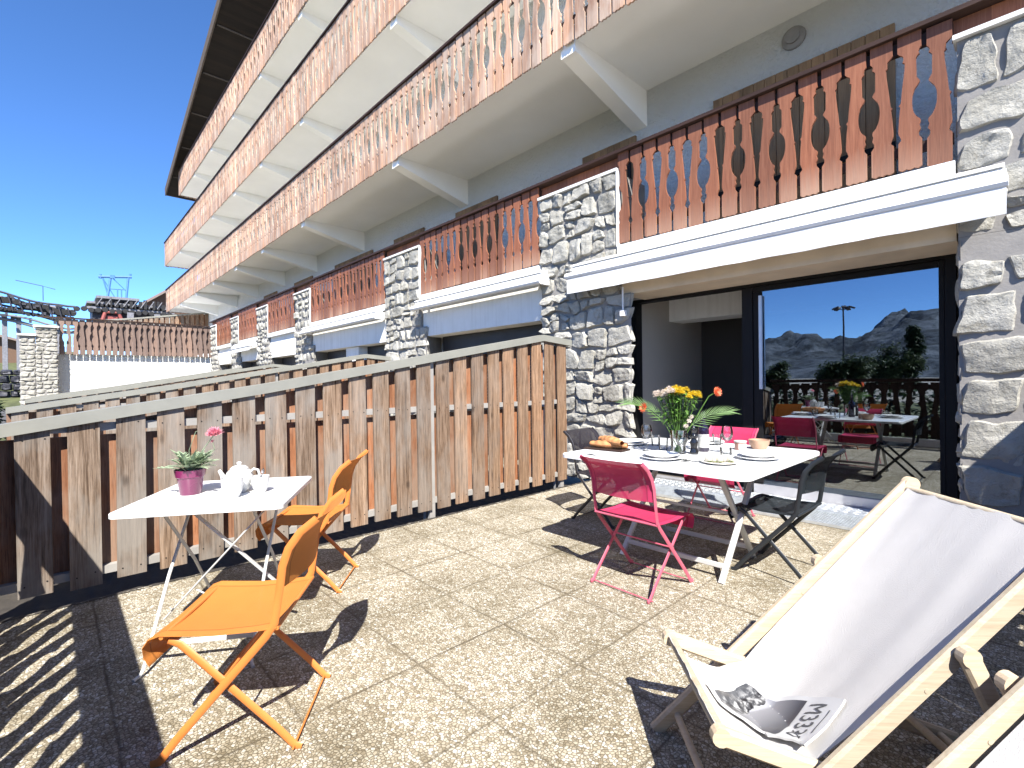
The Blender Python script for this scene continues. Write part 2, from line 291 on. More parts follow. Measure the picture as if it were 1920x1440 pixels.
# ---------------------------------------------------------------- mesh helpers
class MB:
    def __init__(s): s.v = []; s.f = []; s.mi = []; s.m = 0
    def add(s, vs, fs):
        o = len(s.v); s.v += [tuple(x) for x in vs]; s.f += [tuple(i + o for i in f) for f in fs]; s.mi += [s.m] * len(fs)
    def box(s, x0, x1, y0, y1, z0, z1):
        s.add([(x0, y0, z0), (x1, y0, z0), (x1, y1, z0), (x0, y1, z0), (x0, y0, z1), (x1, y0, z1), (x1, y1, z1), (x0, y1, z1)],
              [(3, 2, 1, 0), (4, 5, 6, 7), (0, 1, 5, 4), (1, 2, 6, 5), (2, 3, 7, 6), (3, 0, 4, 7)])
    def bar(s, p, q, w, h, up=(0, 0, 1), bev=.22):
        """rectangular bar with chamfered long edges; w across, h along `up`"""
        p = Vector(p); q = Vector(q); d = (q - p).normalized(); up = Vector(up)
        sd = d.cross(up)
        if sd.length < 1e-4: up = Vector((0, 1, 0)); sd = d.cross(up)
        sd.normalize(); u = sd.cross(d).normalized()
        c = min(w, h) * bev; a, b = w / 2, h / 2
        prof = [(-a + c, -b), (a - c, -b), (a, -b + c), (a, b - c), (a - c, b), (-a + c, b), (-a, b - c), (-a, -b + c)]
        vs = [p + sd * x + u * y for x, y in prof] + [q + sd * x + u * y for x, y in prof]
        n = 8; fs = [(i, (i + 1) % n, n + (i + 1) % n, n + i) for i in range(n)] + [tuple(range(n - 1, -1, -1)), tuple(range(n, 2 * n))]
        s.add(vs, fs)
    def sweep(s, pts, w, h, up=(1, 0, 0), n=8, flat=True):
        """oval section (w along `up`, h across) swept along a polyline"""
        pts = [Vector(p) for p in pts]; up = Vector(up); rings = []
        for i, p in enumerate(pts):
            d = (pts[min(i + 1, len(pts) - 1)] - pts[max(i - 1, 0)]).normalized()
            e = d.cross(up)
            if e.length < 1e-4: e = d.orthogonal()
            e.normalize(); u = e.cross(d).normalized()
            rings.append([p + u * (w / 2 * math.cos(2 * PI * k / n)) + e * (h / 2 * math.sin(2 * PI * k / n)) for k in range(n)])
        vs = [x for r in rings for x in r]; fs = []
        for i in range(len(rings) - 1):
            for k in range(n):
                fs.append((i * n + k, i * n + (k + 1) % n, (i + 1) * n + (k + 1) % n, (i + 1) * n + k))
        fs.append(tuple(range(n - 1, -1, -1))); fs.append(tuple((len(rings) - 1) * n + k for k in range(n)))
        s.add(vs, fs)
    def tube(s, pts, r, n=8, r2=None):
        pts = [Vector(p) for p in pts]; rings = []; prev = None
        for i, p in enumerate(pts):
            d = (pts[min(i + 1, len(pts) - 1)] - pts[max(i - 1, 0)]).normalized()
            if prev is None: u = d.orthogonal().normalized()
            else:
                u = prev - d * prev.dot(d); u.normalize()
            prev = u; e = d.cross(u)
            rr = r if r2 is None else r + (r2 - r) * i / max(1, len(pts) - 1)
            rings.append([p + u * (rr * math.cos(2 * PI * k / n)) + e * (rr * math.sin(2 * PI * k / n)) for k in range(n)])
        vs = [x for q in rings for x in q]; fs = []
        for i in range(len(rings) - 1):
            for k in range(n): fs.append((i * n + k, i * n + (k + 1) % n, (i + 1) * n + (k + 1) % n, (i + 1) * n + k))
        fs.append(tuple(range(n - 1, -1, -1))); fs.append(tuple((len(rings) - 1) * n + k for k in range(n)))
        s.add(vs, fs)
    def lathe(s, prof, c=(0, 0, 0), n=24, ax=None, cap0=True, cap1=True):
        c = Vector(c); vs = []
        if ax is None: e1, e2, e3 = Vector((1, 0, 0)), Vector((0, 1, 0)), Vector((0, 0, 1))
        else:
            e3 = Vector(ax).normalized(); e1 = e3.orthogonal().normalized(); e2 = e3.cross(e1)
        for r, z in prof:
            vs += [c + e1 * (r * math.cos(2 * PI * k / n)) + e2 * (r * math.sin(2 * PI * k / n)) + e3 * z for k in range(n)]
        fs = []
        for i in range(len(prof) - 1):
            for k in range(n): fs.append((i * n + k, i * n + (k + 1) % n, (i + 1) * n + (k + 1) % n, (i + 1) * n + k))
        if cap0: fs.append(tuple(range(n - 1, -1, -1)))
        if cap1: fs.append(tuple((len(prof) - 1) * n + k for k in range(n)))
        s.add(vs, fs)
    def prism(s, poly, f0, f1):
        """poly of 2-D points, f0/f1 map a 2-D point to the near and far 3-D face"""
        n = len(poly); s.add([f0(p) for p in poly] + [f1(p) for p in poly],
            [tuple(range(n)), tuple(range(2 * n - 1, n - 1, -1))] + [(i + n, (i + 1) % n + n, (i + 1) % n, i) for i in range(n)])
    def grid(s, fn, nu, nv):
        s.add([fn(i / nu, j / nv) for j in range(nv + 1) for i in range(nu + 1)],
              [(j * (nu + 1) + i, j * (nu + 1) + i + 1, (j + 1) * (nu + 1) + i + 1, (j + 1) * (nu + 1) + i) for j in range(nv) for i in range(nu)])
    def sheet(s, fn, nu, nv, off):
        """grid with thickness: off is a vector"""
        off = Vector(off); o = len(s.v); s.grid(fn, nu, nv); m = len(s.v) - o
        top = [Vector(x) for x in s.v[o:]]; fs = [tuple(reversed([i - o for i in f])) for f in s.f[-nu * nv:]]
        s.add([x + off for x in top], fs)
        w = nu + 1; b = [i for i in range(w)] + [w * j + nu for j in range(1, nv + 1)] + [w * nv + i for i in range(nu - 1, -1, -1)] + [w * j for j in range(nv - 1, 0, -1)]
        for i in range(len(b)):
            p, q = b[i], b[(i + 1) % len(b)]; s.f.append((o + q, o + p, o + m + p, o + m + q)); s.mi.append(s.m)
    def build(s, name, mats, parent=None, smooth=False, origin=None):
        me = D.meshes.new(name); me.from_pydata(s.v, [], s.f)
        mats = mats if isinstance(mats, (list, tuple)) else [mats]
        for m in mats: me.materials.append(MT[m])
        if len(mats) > 1: me.polygons.foreach_set('material_index', s.mi)
        bm = bmesh.new(); bm.from_mesh(me); bmesh.ops.recalc_face_normals(bm, faces=bm.faces) if smooth != 'keep' else None; bm.to_mesh(me); bm.free()
        if smooth:
            me.polygons.foreach_set('use_smooth', [True] * len(me.polygons))
            me.set_sharp_from_angle(angle=math.radians(38))
        if origin is not None:
            me.transform(Matrix.Translation(-Vector(origin)))
        ob = D.objects.new(name, me); col.objects.link(ob)
        if parent: ob.parent = parent
        if origin is not None: ob.location = origin
        return ob
def tag(o, label=None, cat=None, group=None, kind=None):
    if label: o['label'] = label
    if cat: o['category'] = cat
    if group: o['group'] = group
    if kind: o['kind'] = kind
    return o
def thing(name, label, cat, loc=(0, 0, 0), rz=0, group=None):
    o = D.objects.new(name, None); col.objects.link(o); o.empty_display_size = .1
    o.location = loc; o.rotation_euler = (0, 0, rz); return tag(o, label, cat, group)
def copy_tree(o, parent=None):
    kids = [c for c in D.objects if c.parent == o]
    c = o.copy(); col.objects.link(c)
    if parent: c.parent = parent
    for k in kids: copy_tree(k, c)
    return c
def struct(mb, name, mat, smooth=False): return tag(mb.build(name, mat, None, smooth), kind='structure')
def lerp(a, b, t): return a + (b - a) * t
def interp(tab, x):
    if x <= tab[0][0]: return tab[0][1]
    for (a, p), (b, q) in zip(tab, tab[1:]):
        if x <= b: return p + (q - p) * (x - a) / (b - a)
    return tab[-1][1]
# ---------------------------------------------------------------- camera, light, sky
def make_camera():
    f, cx, cy = 913., 960., 720.
    mX = Vector((101 - cx, 727 - cy, f)).normalized(); pY = Vector((1930 - cx, 704 - cy, f)).normalized()
    pY = (pY - mX * mX.dot(pY)).normalized(); X = -mX; Z = X.cross(pY)
    rows = (X, pY, Z)
    right = Vector([r[0] for r in rows]); up = -Vector([r[1] for r in rows]); back = -Vector([r[2] for r in rows])
    m = Matrix(((right[0], up[0], back[0], 0), (right[1], up[1], back[1], 0), (right[2], up[2], back[2], 1.26), (0, 0, 0, 1)))
    cd = D.cameras.new('camera'); cd.sensor_width = 36; cd.lens = f / 1920 * 36; cd.clip_start = .02; cd.clip_end = 20000
    c = D.objects.new('camera', cd); col.objects.link(c); c.matrix_world = m; scene.camera = c
make_camera()
sun_d = Vector((-.77, .5, -1)).normalized()
sl = D.lights.new('sun', 'SUN'); sl.energy = 4.8; sl.angle = math.radians(.5); sl.color = (1, .95, .87)
so = D.objects.new('sun', sl); col.objects.link(so); so.rotation_euler = sun_d.to_track_quat('-Z', 'Y').to_euler()
w = D.worlds.new('World'); scene.world = w; w.use_nodes = True; wt = w.node_tree
sky = wt.nodes.new('ShaderNodeTexSky'); sky.sky_type = 'NISHITA'; sky.sun_disc = False
sky.sun_elevation = math.asin(-sun_d.z); sky.sun_rotation = math.atan2(-sun_d.x, -sun_d.y); sky.altitude = 1800; sky.air_density = .65; sky.dust_density = 0; sky.ozone_density = 8
bg = wt.nodes['Background']; bg.inputs[1].default_value = .128
hs = wt.nodes.new('ShaderNodeHueSaturation'); hs.inputs['Saturation'].default_value = 1.06; wt.links.new(sky.outputs[0], hs.inputs['Color']); wt.links.new(hs.outputs[0], bg.inputs[0])
scene.cycles.transparent_max_bounces = 24
scene.view_settings.view_transform = 'Standard'; scene.view_settings.look = 'None'; scene.view_settings.exposure = 1.52; scene.view_settings.gamma = 1
# ---------------------------------------------------------------- ground
g = MB(); g.box(-3.82, 2.2, -.47, 5.58, -.12, 0); struct(g, 'terrace_floor', 'paving')
for a, b in ((-8.3, -4.7), (-13.45, -8.42), (-17.05, -13.57), (-24.1, -17.17)):
    g = MB(); g.box(a, b, -.47, 5.58, -.12, -.004); struct(g, 'neighbour_terrace_floor', 'paving')
g = MB(); g.add([(-9000, -9000, -.25), (9000, -9000, -.25), (9000, 9000, -.25), (-9000, 9000, -.25)], [(0, 1, 2, 3)]); struct(g, 'ground', 'gravel')
g = MB(); g.box(-70, -24.9, -14, -.95, -.24, -.06); struct(g, 'road', 'asphalt')
g = MB(); g.box(-22, 6, -24, -.52, -.3, -.16); struct(g, 'lawn', 'grass')
g = MB()
def edge_strip(u, v):
    y = lerp(-.45, 4.9, u); e = .03 * noise.noise((y * 7, 0, 5)) + .02 * noise.noise((y * 23, 2, 5)); x = interp([(0, -4.72), (.5, -3.87 + e), (.62, -3.85 + e), (1, -3.79)], v)
    z = interp([(0, -.1), (.5, -.11), (.62, -.004), (1, .004)], v)
    return (x, y, z + .02 * noise.noise((y * 19, x * 19, 9)) * (1 if v < .6 else .15))
g.grid(edge_strip, 400, 24); struct(g, 'gravel_strip', 'dirt', True)
g = MB()
def bank(u, v):
    x = lerp(-40, -130, u); y = lerp(-60, 3, v)
    h = 9 * max(0, (u - .05)) ** .9 + .5 * noise.noise((x * .08, y * .08, 0)) * min(1, u * 6)
    return (x, y, -.15 + h)
g.grid(bank, 40, 30); struct(g, 'grass_slope', 'grass', True)
# far mountains behind the camera (seen mirrored in the glazing)
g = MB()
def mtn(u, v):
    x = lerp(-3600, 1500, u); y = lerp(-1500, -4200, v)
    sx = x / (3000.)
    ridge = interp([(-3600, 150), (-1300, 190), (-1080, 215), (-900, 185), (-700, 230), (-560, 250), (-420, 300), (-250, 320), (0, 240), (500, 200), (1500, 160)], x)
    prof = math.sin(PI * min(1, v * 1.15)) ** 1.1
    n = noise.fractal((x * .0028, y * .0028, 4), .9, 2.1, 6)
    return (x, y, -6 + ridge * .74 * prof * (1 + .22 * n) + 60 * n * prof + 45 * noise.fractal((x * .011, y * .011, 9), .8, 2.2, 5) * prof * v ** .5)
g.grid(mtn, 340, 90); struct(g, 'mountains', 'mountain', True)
# ---------------------------------------------------------------- rubble stone and carved boards
def rubble(mb, x0, x1, z0, z1, face, seed, hs=(.14, .30), ws=(.16, .42), res=6, depth=.036, split=.28, gap=.005):
    """irregular pillow-faced stones; face(x, z, d) places a point d proud of the wall"""
    rnd = random.Random(seed); z = z0; rows = [z0]
    while z < z1 - hs[0] * .9:
        z = min(z1, z + rnd.uniform(*hs))
        if z1 - z < hs[0] * .7: z = z1
        rows.append(z)
    def zb(k, x):
        if k == 0 or k == len(rows) - 1: return rows[k]
        return rows[k] + .06 * noise.noise((x * 3.1, k * 5.1, seed * 3.7))
    def stone(a, b, lo, hi):
        sd = rnd.random() * 90; dp = depth * rnd.uniform(.65, 1.35)
        tl, tr = rnd.uniform(-.07, .07), rnd.uniform(-.07, .07); bl, br = rnd.uniform(-.035, .035), rnd.uniform(-.035, .035); rc = rnd.uniform(.15, .6)
        tx, tz = rnd.uniform(-.35, .35), rnd.uniform(-.35, .35)
        def fn(u, v):
            s, t = u * 2 - 1, v * 2 - 1
            k = max(abs(s), abs(t)); l2 = math.hypot(s, t)
            if l2 > 1e-6:
                e = (abs(s) ** 5 + abs(t) ** 5) ** .2
                f = lerp(1, k / max(e, 1e-6), rc); s, t = s * f, t * f
            xx = lerp(a + gap + tl * (t * .5), b - gap + tr * (t * .5), (s + 1) / 2)
            lo_, hi_ = lo(xx) + gap + max(0, bl * s), hi(xx) - gap - max(0, br * s)
            zz = lerp(lo_, hi_, (t + 1) / 2)
            nx = noise.noise((xx * 9 + sd, zz * 9, 1)); nz = noise.noise((xx * 9, zz * 9 + sd, 2))
            if k > .6: xx += nx * .022; zz += nz * .022
            edge = 1 - k ** 11
            fc = max(-.25, min(.3, noise.noise((xx * 6 + sd, zz * 6, 3)))) * .022 + .016 * abs(noise.noise((xx * 13, zz * 13 + sd, 7))) + .011 * noise.noise((xx * 38, zz * 38, sd)); d = dp * (edge ** .3 if edge > 0 else 0) * (1 + tx * s + tz * t) + edge * fc
            if k > .99: d = -.02
            return face(xx, zz, d)
        mb.grid(fn, res, res)
    for k in range(len(rows) - 1):
        x = x0; hgt = rows[k + 1] - rows[k]
        while x < x1 - .03:
            w_ = rnd.uniform(*ws); 
            if x1 - (x + w_) < ws[0] * .8: w_ = x1 - x
            a, b = x, x + w_
            if hgt > .2 and w_ < .36 and rnd.random() < split:
                sp = rnd.uniform(.4, .6); midf = lambda q, k=k, sp=sp: lerp(zb(k, q), zb(k + 1, q), sp)
                stone(a, b, lambda q, k=k: zb(k, q), midf); stone(a, b, midf, lambda q, k=k: zb(k + 1, q))
            else: stone(a, b, lambda q, k=k: zb(k, q), lambda q, k=k: zb(k + 1, q))
            x = b
GA = [(0, .09), (.20, .09), (.225, .19), (.25, .20), (.275, .12), (.305, .17), (.325, .13), (.345, .14), (.37, .27), (.41, .37), (.45, .415), (.49, .425), (.53, .41), (.57, .34), (.60, .22), (.625, .14), (.645, .20), (.66, .26), (.80, .27), (.815, .22), (.825, .15), (.845, .19), (.862, .15), (.875, .085), (1, .085)]
GB = [(0, .09), (.20, .09), (.22, .20), (.245, .16), (.27, .10), (.30, .095), (.40, .13), (.47, .17), (.485, .11), (.50, .19), (.60, .24), (.74, .33), (.79, .34), (.80, .26), (.815, .30), (.845, .28), (.865, .15), (.88, .085), (1, .085)]
TS = sorted(set([a for a, _ in GA] + [a for a, _ in GB]))
TS_LOW = [0, .2, .24, .29, .35, .40, .48, .55, .625, .66, .79, .83, .875, 1]
def carved(mb, n, pitch, x0, z0, z1, put, th=.022, low=False, rnd=None, start=0):
    """a row of n alpine cut-out boards; neighbours mirror each other. put(x, z, d) -> point"""
    rnd = rnd or random.Random(3); ts = TS_LOW if low else TS; h = z1 - z0
    for i in range(n):
        xa, xb = x0 + i * pitch, x0 + (i + 1) * pitch
        LG, RG = (GA, GB) if (i + start) % 2 else (GB, GA)
        dz = rnd.uniform(-.014, .010); dd = rnd.uniform(-.004, .005); lean = rnd.uniform(-.006, .006)
        pl = []; pr = []
        for t in ts:
            pl.append((xa + lean * (t - .5) + pitch * interp(LG, t), z0 + h * t + dz)); pr.append((xb + lean * (t - .5) - pitch * interp(RG, t), z0 + h * t + dz))
        m = len(ts); vs = []; fs = []
        # scalloped foot
        w = pr[0][0] - pl[0][0]
        foot = [] if low else [(pl[0][0] + w * k / 6, pl[0][1] - (.014 if k % 2 else .004)) for k in range(1, 6)]
        for d in (dd, dd + th):
            for j in range(m): vs += [put(*pl[j], d), put(*pr[j], d)]
            vs += [put(*q, d) for q in foot]
        K = 2 * m + len(foot)
        for j in range(m - 1):
            a = 2 * j
            fs += [(a, a + 1, a + 3, a + 2), (K + a, K + a + 2, K + a + 3, K + a + 1), (a, a + 2, K + a + 2, K + a), (a + 1, K + a + 1, K + a + 3, a + 3)]
        fs.append((2 * m - 2, 2 * m - 1, K + 2 * m - 1, K + 2 * m - 2))
        if foot:
            fi = [0] + list(range(2 * m, K)) + [1]
            fs.append(tuple(fi)); fs.append(tuple(K + q for q in reversed(fi)))
            for p, q in zip(fi, fi[1:]): fs.append((p, q, K + q, K + p))
        else: fs.append((0, K, K + 1, 1))
        mb.add(vs, fs)
# ---------------------------------------------------------------- apartment building
B = thing('apartment_building', 'long chalet style apartment building, white render, stone piers, tiers of carved wooden balconies', 'building', (-14, 5, 0))
BO = Vector((-14, 5, 0))
def bpart(mb, name, mat, parent=None, smooth=False):
    o = mb.build(name, mat, None, smooth, None)
    o.data.transform(Matrix.Translation(-BO)); o.parent = parent or B
    return o
PIERS = [(-.37, 1.3), (-4.65, -3.37), (-9.0, -7.69), (-14.12, -12.96), (-17.6, -16.45), (-20.87, -19.77), (-24.1, -23.1)]
YP = 4.945
# upper wall
m_ = MB(); m_.box(-31.4, 3.2, 6.06, 6.4, 2.75, 13.6); bpart(m_, 'wall', 'roughcast')
m_ = MB()
for a, b in ((-31.4, -3.62), (-.36, 3.2)): m_.box(a, b, 5.57, 5.85, 0, 2.9)
bpart(m_, 'ground_floor_wall', 'roughcast')
# first floor deck
m_ = MB(); m_.box(-24.1, 3.2, 5.02, 6.06, 2.60, 2.86); bpart(m_, 'first_floor_slab', 'white_concrete')
for i, (a, b) in enumerate(PIERS):
    near = i < 3; m_ = MB(); b2 = b + (.17 if i else 0); a2 = a
    m_.m = 1
    m_.box(a + .01, b - .01, YP + .014, 5.57, 2.30, 3.765)
    m_.prism([(a2 + .01, YP + .015), (b2 - .01, YP + .015), (b2 - .04, YP + .06), (b - .25 if 0 < i < 6 else b, 5.568), (a2 + .01, 5.568)], lambda p: (p[0], p[1], 0), lambda p: (p[0], p[1], 2.298))
    m_.m = 0
    f = lambda x, z, d: (x, YP + .03 - d, z)
    res = 12 if i < 2 else (8 if i == 2 else 4)
    kw = dict(hs=(.22, .38), ws=(.22, .46), split=.2, gap=.008) if i == 0 else dict(hs=(.15, .29), ws=(.13, .33), split=.25, depth=.055)
    rubble(m_, a2, b2, 0 if near else 1.2, 2.30, f, 11 + i, res=res, **kw)
    rubble(m_, a, b, 2.30, 3.765, f, 31 + i, res=res, **kw)
    if i == 0:   # left return of the near pier
        rubble(m_, YP, 5.5, 0, 2.3, lambda y, z, d: (a + .012 - d * .5, y, z), 77, res=6, **kw)
    p = bpart(m_, 'stone_pier', ['stone', 'mortar'], smooth=True)
    m_ = MB(); m_.box(a - .01, b + .01, YP - .035, 5.1, 3.766, 3.80); 
    m_.box(b - .004, b + .022, YP - .028, YP + .03, 2.86, 3.766)
    bpart(m_, 'pier_cap', 'white_trim', p)
    m_ = MB(); m_.box(a - .02, b + .02, YP + .06, YP + .09, 3.802, 3.955); bpart(m_, 'fascia_board', 'board_red', p)
# lintel beams and slab edges, bay by bay
for i in range(len(PIERS) - 1):
    xr = PIERS[i][0]; xl = PIERS[i + 1][1]
    m_ = MB(); m_.box(xl + .003, xr - .003, 5.0, 5.55, 2.29 if i == 0 else 2.12, 2.60)
    if i: m_.m = 0
    bpart(m_, 'lintel', 'beam_beige' if i == 0 else 'white_concrete')
    m_ = MB(); m_.box(xl + .003, xr - .003, YP - .025, 5.017, 2.755, 2.875); bpart(m_, 'slab_edge', 'white_trim')
# first-floor railings, one per bay
for i in range(len(PIERS) - 1):
    xr = PIERS[i][0]; xl = PIERS[i + 1][1]; n = max(2, round((xr - xl) / .175)); n += n % 2 == 0
    m_ = MB(); carved(m_, n, (xr - xl) / n, xl, 2.90, 3.955, lambda x, z, d: (x, YP - .012 + d, z), low=i > 2, rnd=random.Random(i), start=1 if i == 0 else 0)
    r_ = bpart(m_, 'balcony_railing', 'board_red')
    m_ = MB()
    m_.box(xl + .01, xr - .01, YP + .014, YP + .06, 3.84, 3.93); m_.box(xl + .01, xr - .01, YP + .014, YP + .05, 3.02, 3.10)
    bpart(m_, 'cross_rail', 'rail_dark', r_)
m_ = MB(); m_.box(-24.15, 1.4, YP - .055, YP + .11, 3.96, 3.995); bpart(m_, 'handrail', 'rail_dark')
# cantilevered balconies of the upper storeys
BX = [1.2, -3.74, -7.76, -12.2, -15.4, -18.3, -21.4, -24.5, -28.0]
for lv, (zs, zb_, zt, xe) in enumerate(((5.29, 5.247, 6.42, -31.9), (7.80, 7.757, 9.0, -32.1), (10.39, 10.35, 11.46, -27.8), (12.9, 12.87, 13.95, -14.6))):
    m_ = MB(); m_.box(xe + .04, 3.2, 4.52, 6.06, zs, zs + .17); bal = bpart(m_, 'balcony_slab', 'slab_white')
    if lv < 3:
        for x in BX:
            if x < xe + .3: continue
            m_ = MB(); w_ = .11; poly = [(4.50, zs + .01), (6.06, zs + .01), (6.06, zs - .50), (4.56, zs - .155), (4.50, zs - .155)]
            m_.prism(poly, lambda p, x=x: (x - w_, p[0], p[1]), lambda p, x=x: (x + w_, p[0], p[1])); bpart(m_, 'bracket', 'slab_white', bal)
    n = round((3.2 - xe) / .175)
    m_ = MB(); carved(m_, n, (3.2 - xe) / n, xe, zb_, zt, lambda x, z, d: (x, 4.455 + d, z), low=lv > 0, rnd=random.Random(40 + lv), start=lv)
    ny = 9; carved(m_, ny, 1.56 / ny, 4.49, zb_, zt, lambda y, z, d: (xe + d, y, z), low=True, rnd=random.Random(50 + lv))
    r_ = bpart(m_, 'balcony_railing', 'board_tan', bal)
    m_ = MB(); m_.box(xe - .02, 3.2, 4.425, 4.54, zt + .008, zt + .045); m_.box(xe + .03, 3.2, 4.48, 4.516, zt - .13, zt - .05); m_.box(xe + .03, 3.2, 4.48, 4.516, zb_ + .22, zb_ + .30)
    m_.box(xe - .02, xe + .08, 4.56, 6.06, zt + .008, zt + .045)
    bpart(m_, 'handrail', 'rail_dark', bal)
# wide roof slab with dark boarded soffit, gable rake rising to the right
def rz(x): return 10.9 + .286 * (x + 29.74)
m_ = MB(); xa, xb = -29.74, 4.0
m_.m = 0
m_.add([(xa, 4.24, rz(xa)), (xb, 4.24, rz(xb)), (xb, 14, rz(xb)), (xa, 14, rz(xa)), (xa, 4.24, rz(xa) + .3), (xb, 4.24, rz(xb) + .3), (xb, 14, rz(xb) + .3), (xa, 14, rz(xa) + .3)],
       [(3, 2, 1, 0), (4, 5, 6, 7), (0, 1, 5, 4), (1, 2, 6, 5), (2, 3, 7, 6), (3, 0, 4, 7)])
rf = bpart(m_, 'roof', 'soffit_dark')
m_ = MB(); m_.bar((xa - .05, 4.215, rz(xa) + .14), (xb, 4.215, rz(xb) + .14), .05, .40); m_.bar((xa - .03, 4.25, rz(xa) + .15), (xa - .03, 14, rz(xa) + .15), .05, .34)
bpart(m_, 'verge_board', 'fascia', rf)
for k in range(9):
    x = xa + 1.6 + k * 2.2; m_ = MB(); m_.bar((x, 4.3, rz(x) - .03), (x, 9, rz(x) - .03), .05, .05); bpart(m_, 'batten', 'fascia', rf)
# first-floor windows with board shutters, wall lamp
for a, b in ((-2.68, -.88), (-4.74, -3.79), (-8.02, -6.74), (-10.5, -9.2), (-13.9, -11.6), (-17.2, -15.6), (-20.5, -19), (1.0, 1.9)):
    m_ = MB(); k = max(3, round((b - a) / .12)); 
    for j in range(k): m_.box(lerp(a, b, j / k) + .003, lerp(a, b, (j + 1) / k) - .003, 6.015, 6.052, 2.9, 4.72)
    sh = bpart(m_, 'shutter', 'shutter_wood')
    m_ = MB(); m_.box(a, b, 5.99, 6.012, 3.5, 3.56); m_.box(b - .12, b - .07, 5.985, 6.012, 2.9, 4.6); bpart(m_, 'iron_strap', 'black_frame', sh)
m_ = MB(); m_.lathe([(.002, 0), (.075, .004), (.075, .03), (.12, .045), (.125, .07)], (-1.78, 5.99, 5.053), 20, ax=(0, 1, 0)); bpart(m_, 'wall_lamp', 'mortar', smooth=True)
# ground-floor openings of the neighbouring flats: roller shutters in dark recesses
for i, (xl, xr, gaps) in enumerate(((-7.5, -4.68, ()), (-12.75, -9.05, ((-11.15, -10.5),)), (-16.25, -14.17, ()), (-19.6, -17.65, ()), (-22.9, -20.9, ()))):
    m_ = MB(); m_.box(xl, xr, 5.30, 5.50, 1.84, 2.115)
    z = 0
    while z < 1.84: m_.bar((xl, 5.46, z + .03), (xr, 5.46, z + .03), .03, .052); z += .056
    bpart(m_, 'roller_shutter', 'roller_black')
    for a, b in gaps:
        m_ = MB(); m_.box(a, b, 5.08, 5.45, 0, 2.11); bpart(m_, 'window_pillar', 'white_concrete')
# sliding glass door
sd = MB()
xl, xr, zt, yd = -3.60, -.42, 2.335, 5.57
sd.box(xl, xr, 5.52, 5.66, zt - .075, zt); sd.box(xl, xl + .10, 5.52, 5.66, 0, zt - .076); sd.box(xr - .07, xr, 5.52, 5.66, 0, zt - .076)
door = bpart(sd, 'sliding_door', 'black_frame')
sd = MB(); sd.box(-2.17, -2.06, 5.535, 5.575, .02, 2.255); sd.box(-.53, -.495, 5.535, 5.575, .02, 2.255); sd.box(-2.055, -.535, 5.535, 5.575, 2.20, 2.255); sd.box(-2.05, -1.965, 5.54, 5.572, .14, 2.195)
bpart(sd, 'door_leaf', 'black_frame', door)
sd = MB(); sd.box(-2.06, -.535, 5.53, 5.572, .022, .125); bpart(sd, 'bottom_rail', 'aluminium', door)
sd = MB(); sd.box(-1.985, -1.955, 5.505, 5.535, 1.15, 2.15); bpart(sd, 'door_handle', 'aluminium', door)
sd = MB(); sd.box(-1.968, -.53, 5.553, 5.561, .124, 2.202); bpart(sd, 'glass_pane', 'glazing', door)
sd = MB(); sd.box(-3.5, -2.172, 5.60, 5.64, .02, .05); sd.box(-3.6, -.42, 5.50, 5.58, .003, .02); bpart(sd, 'track', 'aluminium', door)
# room behind
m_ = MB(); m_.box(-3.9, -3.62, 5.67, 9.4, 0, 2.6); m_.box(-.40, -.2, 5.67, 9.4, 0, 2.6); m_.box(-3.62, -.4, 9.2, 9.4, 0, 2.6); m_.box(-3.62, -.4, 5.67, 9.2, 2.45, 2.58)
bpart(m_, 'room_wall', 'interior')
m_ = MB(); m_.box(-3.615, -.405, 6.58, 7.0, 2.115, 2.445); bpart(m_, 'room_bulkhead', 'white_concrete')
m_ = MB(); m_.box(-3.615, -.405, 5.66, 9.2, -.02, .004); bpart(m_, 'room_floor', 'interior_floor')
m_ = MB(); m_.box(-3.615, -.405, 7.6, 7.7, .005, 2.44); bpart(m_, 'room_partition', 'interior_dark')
# junction box on the pier
m_ = MB(); m_.box(-3.30, -3.245, 4.86, 4.925, 2.02, 2.085); m_.box(-3.28, -3.268, 4.88, 4.90, 2.085, 2.36); bpart(m_, 'junction_box', 'white_trim')
